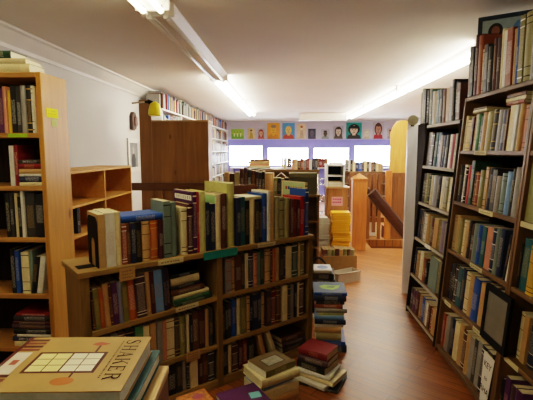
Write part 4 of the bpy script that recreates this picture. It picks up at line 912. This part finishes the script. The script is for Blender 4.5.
# ================================================================= MIDDLE ISLAND OF SHELVES BEHIND THE LOW BOOKCASE
def simple_case(name, x0, x1, y0, y1, h, label, mz=BRNZ, mx_=BRNX, levels=None):
    t = thing(name, label, 'bookcase', T(x0, y0, 0)); w = x1 - x0; d = y1 - y0
    MB().box(0, .025, 0, d, 0, h - .026).build('side_panel', mz, t); MB().box(w - .025, w, 0, d, 0, h - .026).build('side_panel', mz, t)
    MB().box(-.01, w + .01, -.008, d, h - .0255, h).build('top_board', mx_, t)
    for z in (levels or [.1 + k * (h - .1) / 3 for k in range(3)]): MB().box(.0252, w - .0252, .002, d - .012, z - .022, z).build('shelf', mx_, t)
    MB().box(.0252, w - .0252, d - .011, d, .02, h - .026).build('back_panel', mz, t)
    return t
simple_case('bookcase', -.76, .42, 5.2, 5.52, 1.06, 'dark wooden bookcase behind the low centre one, a row of brown books on top')
do_row(T(0, 5.22, 1.06), [('tan', -.74, .06, .27), ('brown', -.678, .06, .25), ('khaki', -.615, .06, .27), ('brown', -.55, .05, .31), ('plum', -.5, .045, .33), ('charcoal', -.455, .045, .30), ('brown', -.41, .05, .29), ('plum', -.36, .04, .28), ('charcoal', -.32, .04, .27), ('black', -.28, .035, .28), ('tan', -.245, .11, .26, {'d': .22}), ('olive', -.133, .04, .2), ('charcoal', -.092, .045, .2), ('brown', -.046, .04, .19), ('black', .0, .045, .2)],
       'on top of the dark bookcase behind', 'books on top of the dark bookcase behind the low one', seed=140, depth=.22)
bx = thing('document_box', 'dark olive flat box lying on the dark bookcase behind the pale green cover', 'box', T(.06, 5.22, 1.0605))
MB().box(0, .33, 0, .24, 0, .21).build('box_body', plain('olive_box', '45412c', var=.1), bx, bevel=.004); MB().box(-.006, .336, -.006, .246, .2102, .262).build('lid', plain('olive_lid', '5d5638', var=.1), bx, bevel=.004)
# flat paper and roof-shaped open book
o = MB().prism([(-.075, 0), (-.071, 0), (0, .056), (.071, 0), (.075, 0), (0, .062)], 0, .11, 'y').build('open_book', plain('white_leaflet', 'bdb8b4'), M=T(-.045, 5.24, 1.2625))
tag(o, 'white open booklet standing like a tent on books behind the low bookcase', 'booklet')
crt = thing('open_box', 'reddish brown wooden box standing behind books on the low bookcase, right of the yellow cover', 'box', CF @ T(1.02, .255, H1 + .0005))
RB = wood('box_redbrown', '77452a', '5c3119', 'x')
MB().prism([(0, 0), (.42, 0), (.42, .33), (.40, .37), (.36, .385), (0, .385)], .08, .09, 'y').build('back_wall', RB, crt); MB().box(0, .42, .0, .01, 0, .30).build('front_wall', RB, crt)
MB().box(0, .01, .0102, .0798, 0, .3).build('end_wall', RB, crt); MB().box(.41, .42, .0102, .0798, 0, .3).build('end_wall', RB, crt)
simple_case('bookcase', -.66, .52, 6.6, 6.95, 1.30, 'bookcase farther back with white papers and flat books on its top')
pp = thing('paper_sheet', 'creased white paper sheet spread on the farther bookcase', 'paper', T(-.56, 6.6, 1.3005))
mb = MB(); nx, ny = 10, 4
for j in range(ny + 1):
    for i in range(nx + 1): mb.v.append((i * .05, -.012 + j * .08, .004 + .012 * (1 + math.sin(i * 1.3 + j)) * .6))
for j in range(ny):
    for i in range(nx): mb.f.append([j * (nx + 1) + i, j * (nx + 1) + i + 1, (j + 1) * (nx + 1) + i + 1, (j + 1) * (nx + 1) + i]); mb.m.append(0); mb.sm.append(True)
mb.build('sheet', plain('white_sheet', 'd5d6c8', var=.04), pp)
P7, z = pile(-.40, 6.78, R(2), [('khaki', .34, .22, .03, 0, 0, 0), ('salmon', .32, .2, .035, .0, 0, 2), ('tan', .34, .22, .035, 0, 0, -2), ('brown', .30, .2, .03, .01, 0, 1)], 'flat pile on the farther bookcase', 'books lying on the farther bookcase', z0=1.325, seed=150)
do_row(T(0, 6.63, 1.30), [('cream', -.02, .04, .17), ('salmon', .105, .045, .155), ('cream', .152, .04, .165), ('brown', .195, .045, .15), ('rust', .242, .04, .17), ('grey', .284, .04, .15), ('darkred', .326, .045, .165), ('white', .373, .04, .15), ('navy', .415, .045, .17), ('charcoal', .462, .04, .18)], 'in the row on the farther bookcase', 'books standing on the farther bookcase', seed=151)
# window-side shelf
wl_ = thing('window_bench', 'long white shelf bench below the back windows', 'bench', T(-1.9, 14.85, 0))
MB().box(0, 5.9, 0, .5, .97, 1.0).build('top_board', WHITEP, wl_)
for x in (0.02, 1.9, 3.9, 5.84): MB().box(x, x + .04, .02, .48, 0, .9698).build('support', WHITEP, wl_)
do_row(T(0, 14.9, 1.0), [('tan', -.11, .06, .34), ('cream', .0, .07, .37), ('charcoal', .08, .07, .34), ('navy', .152, .07, .33), ('brown', 1.05, .12, .32), ('darkred', 1.172, .11, .31), ('maroon', 1.284, .1, .3), ('rust', 1.386, .09, .31)], 'on the white bench under the windows', 'books on the white bench under the windows', seed=160, depth=.3)
P8, z = pile(1.85, 11.3, 0, [('cream', .42, .3, .06, 0, 0, 0), ('white', .4, .3, .07, 0, 0, 2), ('cream', .42, .3, .06, .02, 0, -2), ('khaki', .36, .3, .06, 0, 0, 0)], 'cream stack by the back window row', 'books stacked beside the back row', z0=1.05, seed=170) if False else ((), 0)
simple_case('bookcase', 1.05, 2.75, 11.0, 11.35, 1.06, 'bookcase under the right-hand windows with a long colourful row on top', BRNZ, BRNX)
do_row(T(0, 11.03, 1.06), [('charcoal', 1.55, .06, .30), ('white', 1.612, .05, .27), ('black', 1.664, .06, .29), ('cream', 1.726, .06, .26), ('navy', 1.79, .08, .23), ('blue', 1.872, .08, .22), ('navy', 1.954, .06, .24), ('cream', 2.016, .06, .27), ('charcoal', 2.078, .06, .25), ('white', 2.14, .05, .26), ('brown', 2.192, .06, .24), ('black', 2.254, .05, .25), ('cream', 2.306, .06, .22), ('tan', 2.368, .06, .2), ('grey', 2.43, .06, .19)], 'in the back row under the right-hand windows', 'books in the back row under the right-hand windows', seed=171, depth=.24)
P8, z = pile(1.31, 11.2, 0, [('cream', .40, .25, .06, 0, 0, 0), ('white', .36, .25, .06, 0, 0, 2), ('cream', .40, .25, .05, .02, 0, -2), ('khaki', .34, .24, .05, 0, 0, 0)], 'the cream stack left of the back row', 'books stacked left of the back row', z0=1.06, seed=170)

# wooden cabinet with pink sign, white paper tray unit
cb = thing('cabinet', 'small brown wooden cabinet with a pink sign, behind the yellow magazines', 'cabinet', T(.62, 6.2, 0))
CBM = wood('cabinet_brown', 'a56f3a', '824f22', 'z')
MB().box(0, .29, .02, .35, 0, 1.05).build('carcass', CBM, cb, bevel=.003); MB().box(.004, .286, .0, .0195, .04, 1.045).build('door', CBM, cb, bevel=.003)
MB().box(-.02, .31, -.015, .36, 1.0502, 1.07).build('top_board', wood('cab_top', 'b98c56', '9a6e3c', 'x'), cb)
mb = MB().box(.055, .215, -.0025, -.0005, .80, .93)
for k in range(2):
    x = .07
    for q in range(5): mb.box(x, x + .02, -.0032, -.0026, .885 - k * .045, .905 - k * .045, 1); x += .026
o = mb.build('paper_sign', [plain('pink_paper', 'c98a8c', rough=.8), plain('pink_ink', 'a0305a')], cb); o['label'] = 'pink sign with scrawled writing'
tr_ = thing('paper_tray', 'white shelf tray with dark gap and paper stacks on the small cabinet', 'tray', T(.60, 6.22, 1.0705))
MB().box(0, .02, 0, .3, 0, .30).build('side', WHITEP, tr_); MB().box(.24, .26, 0, .3, 0, .30).build('side', WHITEP, tr_); MB().box(-.005, .265, -.01, .31, .3002, .325).build('top_board', WHITEP, tr_)
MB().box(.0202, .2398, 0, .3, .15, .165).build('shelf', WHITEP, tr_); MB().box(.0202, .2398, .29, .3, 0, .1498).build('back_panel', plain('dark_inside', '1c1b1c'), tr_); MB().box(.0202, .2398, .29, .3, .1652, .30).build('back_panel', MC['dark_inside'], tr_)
for k in range(5):
    o = MB().box(0, .20, 0, .25, 0, .014).build('paper_stack', PAPERW if k % 2 else PAPER, M=T(.63 + .003 * (k % 2), 6.24, 1.071 + .0146 * k))
    tag(o, f"bundle of papers, {ordinal(5 - k)} from top inside the white tray" if k < 4 else "topmost bundle of papers inside the white tray", 'papers', 'paper bundles in the white tray')
# wire spinner rack
sr = thing('wire_rack', 'chrome wire rack standing left of the small wooden cabinet', 'rack', T(.49, 6.34, 0))
CH = plain('chrome_wire', 'b9bcc0', rough=.25, metal=1, var=.02)
MB().tube([(0, 0, .03), (0, 0, 1.25)], .012, 8).build('pole', CH, sr); MB().tube([(0, 0, 0), (0, 0, .03)], [.10, .09], 16).build('base', CH, sr)
for k in range(4):
    z = .35 + k * .25
    mb = MB()
    for dz in (0, .08): mb.tube([(.09 * math.cos(2 * PI * q / 16), .09 * math.sin(2 * PI * q / 16), z + dz) for q in range(17)], .005, 6, cap=False)
    for q in range(6):
        a = 2 * PI * q / 6; mb.tube([(0, 0, z), (.09 * math.cos(a), .09 * math.sin(a), z), (.09 * math.cos(a), .09 * math.sin(a), z + .08)], .004, 6)
    mb.build('basket', CH, sr)

# ================================================================= STAIR GUARD, NEWEL POST, HANDRAIL
npst = thing('newel_post', 'square orange pine newel post with pointed cap at the stair head', 'post', T(1.19, 6.86, 0))
MB().box(-.11, .11, -.04, .18, 0, 1.12).build('shaft', NEWEL, npst, bevel=.008)
mb = MB(); c = [(-.12, -.05), (.12, -.05), (.12, .19), (-.12, .19)]
mb.box(-.12, .12, -.05, .19, 1.1202, 1.15)
b0 = len(mb.v); mb.v += [(x, y, 1.1502) for x, y in c] + [(0, .07, 1.235)]
for k in range(4): mb.f.append([b0 + k, b0 + (k + 1) % 4, b0 + 4]); mb.m.append(0); mb.sm.append(False)
mb.build('cap', NEWEL, npst)
hr = thing('handrail', 'dark brown wooden handrail sloping down to the right from the newel post', 'handrail', T(1.325, 6.93, 0))
a = Vector((.062, 0, .93)); b_ = Vector((.78, 0, .07)); d = (b_ - a).normalized(); nrm = Vector((d.z, 0, -d.x)) * -1
L = (b_ - a).length
Mx = frame(a, d, (0, 1, 0), d.cross(Vector((0, 1, 0))))
sec = [(-.05, -.085), (.05, -.085), (.065, .0), (.06, .065), (.03, .09), (-.03, .09), (-.06, .065), (-.065, 0)]
MB().prism(sec, 0, L, 'x', M=Mx).build('rail', RAILW, hr)
MB().tube([(-.013, 0, .95), (.03, 0, .95)], [.055, .05], 12).build('rosette', RAILW, hr)
MB().box(.73, .80, -.035, .035, 0, .2).build('end_post', RAILW, hr)
gd = thing('stair_guard', 'guard of upright red-brown boards with gaps at the back of the stairwell', 'railing', T(1.16, 7.72, 0))
for x0, x1, zt, zb in ((0, .11, 1.2, 0), (.17, .245, 1.19, .12), (.30, .37, 1.19, .0), (.41, .475, 1.19, .12), (.505, .565, 1.19, 0)):
    MB().box(x0, x1, 0, .03, zb, zt).build('board', GUARD, gd, bevel=.003)
MB().box(-.02, .99, .0305, .06, .30, .39).build('rail', GUARD, gd); MB().box(-.02, .99, .0305, .06, 1.08, 1.16).build('rail', GUARD, gd)
MB().box(.63, .74, -.02, .03, 0, 1.24).build('end_post', NEWEL, gd, bevel=.004)  # orange tone puts the light on this post into its colour
MB().box(.745, 1.02, 0, .02, 0, 1.2).build('wide_panel', GUARD, gd); MB().box(.745, 1.02, -.015, -.0002, 1.13, 1.2).build('panel_rail', GUARD, gd)
MB().box(.0, .56, .061, .08, .40, 1.07).build('inner_panel', wood('inner_panel_wood', '7d4a22', '5a3214', 'z'), gd)  # slightly darker brown panel behind the boards
tp = thing('pine_board', 'tall pale pine board with rounded top standing behind the stair guard', 'board', T(1.915, 8.0, 0))
MB().prism([(0, 0), (.30, 0), (.30, 2.12), (.22, 2.14), (.12, 2.11), (.05, 2.04), (.0, 1.9)], 0, .03, 'y').build('plank', wood('pale_pine', 'cf9a4a', 'b27c34', 'z'), tp, bevel=.004)
for code, x, t_, h_, lb in (('darkred', 1.80, .07, .23, 'red book standing on the floor at the stair opening, under the handrail'), ('cream', 1.70, .05, .22, 'cream book standing on the floor behind the stair opening')):
    o = book('book', T(x, 7.685 + .12, .0006), t_, .16, h_, code, rnd=random.Random(3)); tag(o, lb, 'book')

wb = thing('added_white_box', 'white box added behind the stair guard to brighten its lower gaps', 'box', T(1.36, 8.0, 0))  # white box added so the gaps under the guard boards look bright
MB().box(0, .34, 0, .3, 0, .26).build('box_body', WHITEP, wb, bevel=.004); MB().box(-.004, .344, -.004, .304, .2602, .31).build('lid', WHITEP, wb, bevel=.004)
# ================================================================= PORTRAITS ALONG THE LEDGE
def portrait(x0, x1, h, bg, skin, hair, shirt, label, style='face'):
    t = thing('portrait_painting', label, 'painting', T(x0, YB - .034, 1.9855)); w = x1 - x0
    MB().box(0, w, 0, .022, 0, h).build('canvas', plain('canvas_' + bg, bg, var=.12, scale=5), t)
    cm = [plain('p_' + c, c, var=.12, scale=9) for c in (skin, hair, shirt, '201a18')]
    cx = w / 2; mb = MB(); y = -.001
    def D(c, rx, rz, mi, ly): mb.disc((c[0], y - .0012 * ly, c[1]), rx, rz, mi=mi)
    if style == 'land':
        mb.face([(.01, y, .01), (w - .01, y, .01), (w - .01, y, h * .35), (w * .6, y, h * .5), (w * .3, y, h * .42), (.01, y, h * .5)], 2)
        for k in range(3): D((w * (.25 + .25 * k), h * .45), w * .06, h * .22, 0, 1); D((w * (.25 + .25 * k), h * .7), w * .05, h * .09, 1, 2)
    elif style == 'full':
        mb.face([(cx - w * .25, y, .02), (cx + w * .3, y, .02), (cx + w * .15, y, h * .6), (cx - w * .12, y, h * .62)], 2)
        D((cx, h * .72), w * .15, h * .14, 0, 1); D((cx, h * .8), w * .17, h * .09, 1, 2)
    else:
        mb.face([(w * .06, y, .004), (w * .94, y, .004), (w * .88, y, h * .22), (w * .62, y, h * .32), (w * .38, y, h * .32), (w * .12, y, h * .22)], 2)
        if style in ('long', 'bob', 'curly'): D((cx, h * .58), w * (.36 if style != 'bob' else .38), h * (.36 if style != 'bob' else .33), 1, 1)
        if style == 'long': mb.box(cx - w * .35, cx + w * .35, y - .003, y - .002, h * .15, h * .55, 1)
        mb.box(cx - w * .1, cx + w * .1, y - .0045, y - .0035, h * .22, h * .42, 0)
        D((cx, h * .55), w * .24, h * .27, 0, 4)
        if style == 'short': D((cx, h * .78), w * .22, h * .1, 1, 5)
        if style == 'bob': mb.box(cx - w * .26, cx + w * .24, y - .0085, y - .0075, h * .62, h * .8, 1)
        if style in ('curly', 'long'): D((cx, h * .8), w * .27, h * .09, 1, 5)
        for s in (-1, 1): D((cx + s * w * .1, h * .57), w * .04, h * .025, 3, 6)
        mb.box(cx - w * .02, cx + w * .02, y - .0088, y - .008, h * .46, h * .55, 3); mb.box(cx - w * .08, cx + w * .08, y - .0088, y - .008, h * .38, h * .41, 3)
    mb.build('painted_figure', cm, t)
G_ = 'portraits standing in a row on the ledge above the windows'
for (a, b_, h, bg, sk_, ha, sh_, lb, sty) in (
    (-1.91, -1.46, .35, '8fb53c', 'cfd8a0', '6c8a2c', '5f9a2c', 'bright green painting, leftmost on the ledge above the windows', 'land'),
    (-1.33, -1.07, .38, 'c9b48c', 'c9a05c', '4a3a2a', 'a8842c', 'tan painting of a figure, second from left on the ledge', 'full'),
    (-.98, -.72, .37, 'a9b4c4', 'd09a80', '7a2c22', 'b8544a', 'painting of a red-haired face, third from left on the ledge', 'long'),
    (-.63, -.19, .56, 'cf8a2c', 'd8a23c', '6c665e', 'b5742a', 'large orange painting of a grey-haired face with orange background', 'short'),
    (-.10, .34, .56, '3f86b8', 'd9b060', 'b59a5a', 'a83320', 'large painting of a bald man in red shirt on blue', 'face'),
    (.43, .73, .53, 'cbb89a', 'd9cbb0', '7a4a30', 'a8907a', 'cream painting with brown-haired figure left of the dark small one', 'full'),
    (.81, 1.08, .36, '2c3048', '5c5868', '1a1a28', '3c3a58', 'small dark navy painting in the middle of the ledge', 'face'),
    (1.27, 1.56, .34, 'b0aec0', '4a4440', '26302a', '7c8c8c', 'small pale painting of a dark-haired head above the ceiling fitting side', 'short'),
    (1.69, 2.05, .46, 'a9a6b4', 'c9b8a8', '352a2a', '4a4040', 'painting of a long-haired face left of the teal one', 'long'),
    (2.14, 2.68, .57, '1c8a86', 'd8b8a0', '141214', '2a2422', 'large teal painting of a woman with black bob hair', 'bob'),
    (2.76, 2.97, .33, 'c9c0b0', 'd8d0b8', 'a89a7a', 'b8ac90', 'small pale cream sketch right of the teal painting', 'face'),
    (3.07, 3.44, .60, 'b3adb8', 'b07a68', '4a2c2c', '9c2a34', 'tall painting of a curly-haired woman in red, near right end', 'curly'),
    (3.56, 3.78, .37, 'b9b0b8', 'c08a78', '6a4a44', '9a8a9a', 'small pinkish portrait, rightmost on the ledge', 'short')):
    portrait(a, b_, h, bg, sk_, ha, sh_, lb, sty)

# ================================================================= BOOK COUNT: the 300 largest stay individual, the rest become one object
def merge_rest(keep=296):
    bpy.context.view_layer.update()
    from collections import Counter
    from mathutils.bvhtree import BVHTree
    cnt = Counter(); org = Vector((0, 0, HC)); BV, BF, BO = [], [], []
    for o in S.objects:
        if o.type != 'MESH': continue
        r = o
        while r.parent is not None: r = r.parent
        b = len(BV); MW = o.matrix_world; BV.extend(MW @ v.co for v in o.data.vertices)
        for p in o.data.polygons: BF.append([b + i for i in p.vertices]); BO.append(r.name)
    tree = BVHTree.FromPolygons(BV, BF)
    for py in range(400):
        for px in range(533):
            d = (fw + rt * ((px + .5 - 266.5) / FPX) - up * ((py + .5 - 200) / FPX)).normalized()
            h = tree.ray_cast(org, d)
            if h[2] is not None: cnt[BO[h[2]]] += 1
    books = [o for o in S.objects if o.parent is None and o.get('category') == 'book']
    books.sort(key=lambda o: -cnt[o.name])
    rest = books[keep:]
    print('books', len(books), 'smallest kept', cnt[books[min(keep, len(books)) - 1].name], 'merged', len(rest))
    far = bpy.data.objects['books']; mats = list(far.data.materials); idx = {m: i for i, m in enumerate(mats)}
    V, F, MI = [], [], []
    def add(o, MW):
        b = len(V); V.extend(tuple(MW @ v.co) for v in o.data.vertices)
        om = o.data.materials
        for m in om:
            if m not in idx: idx[m] = len(mats); mats.append(m)
        for p in o.data.polygons:
            F.append([b + i for i in p.vertices]); MI.append(idx[om[p.material_index]])
    for o in [far] + rest:
        add(o, o.matrix_world)
        for c in o.children: add(c, c.matrix_world)
    me = bpy.data.meshes.new('books'); me.from_pydata(V, [], F)
    for m in mats: me.materials.append(m)
    for p, i in zip(me.polygons, MI): p.material_index = i
    far.data = me; far.matrix_world = Matrix.Identity(4)
    for o in rest:
        for c in list(o.children): bpy.data.objects.remove(c)
        bpy.data.objects.remove(o)
    far['label'] = 'the many smaller books on the white wall shelves, in far rows and deep in shelves'
merge_rest()

# ================================================================= LOOK
S.view_settings.view_transform = 'Filmic'
S.view_settings.look = 'Medium High Contrast'
S.view_settings.exposure = .92
S.cycles.use_denoising = True
S.cycles.max_bounces = 8
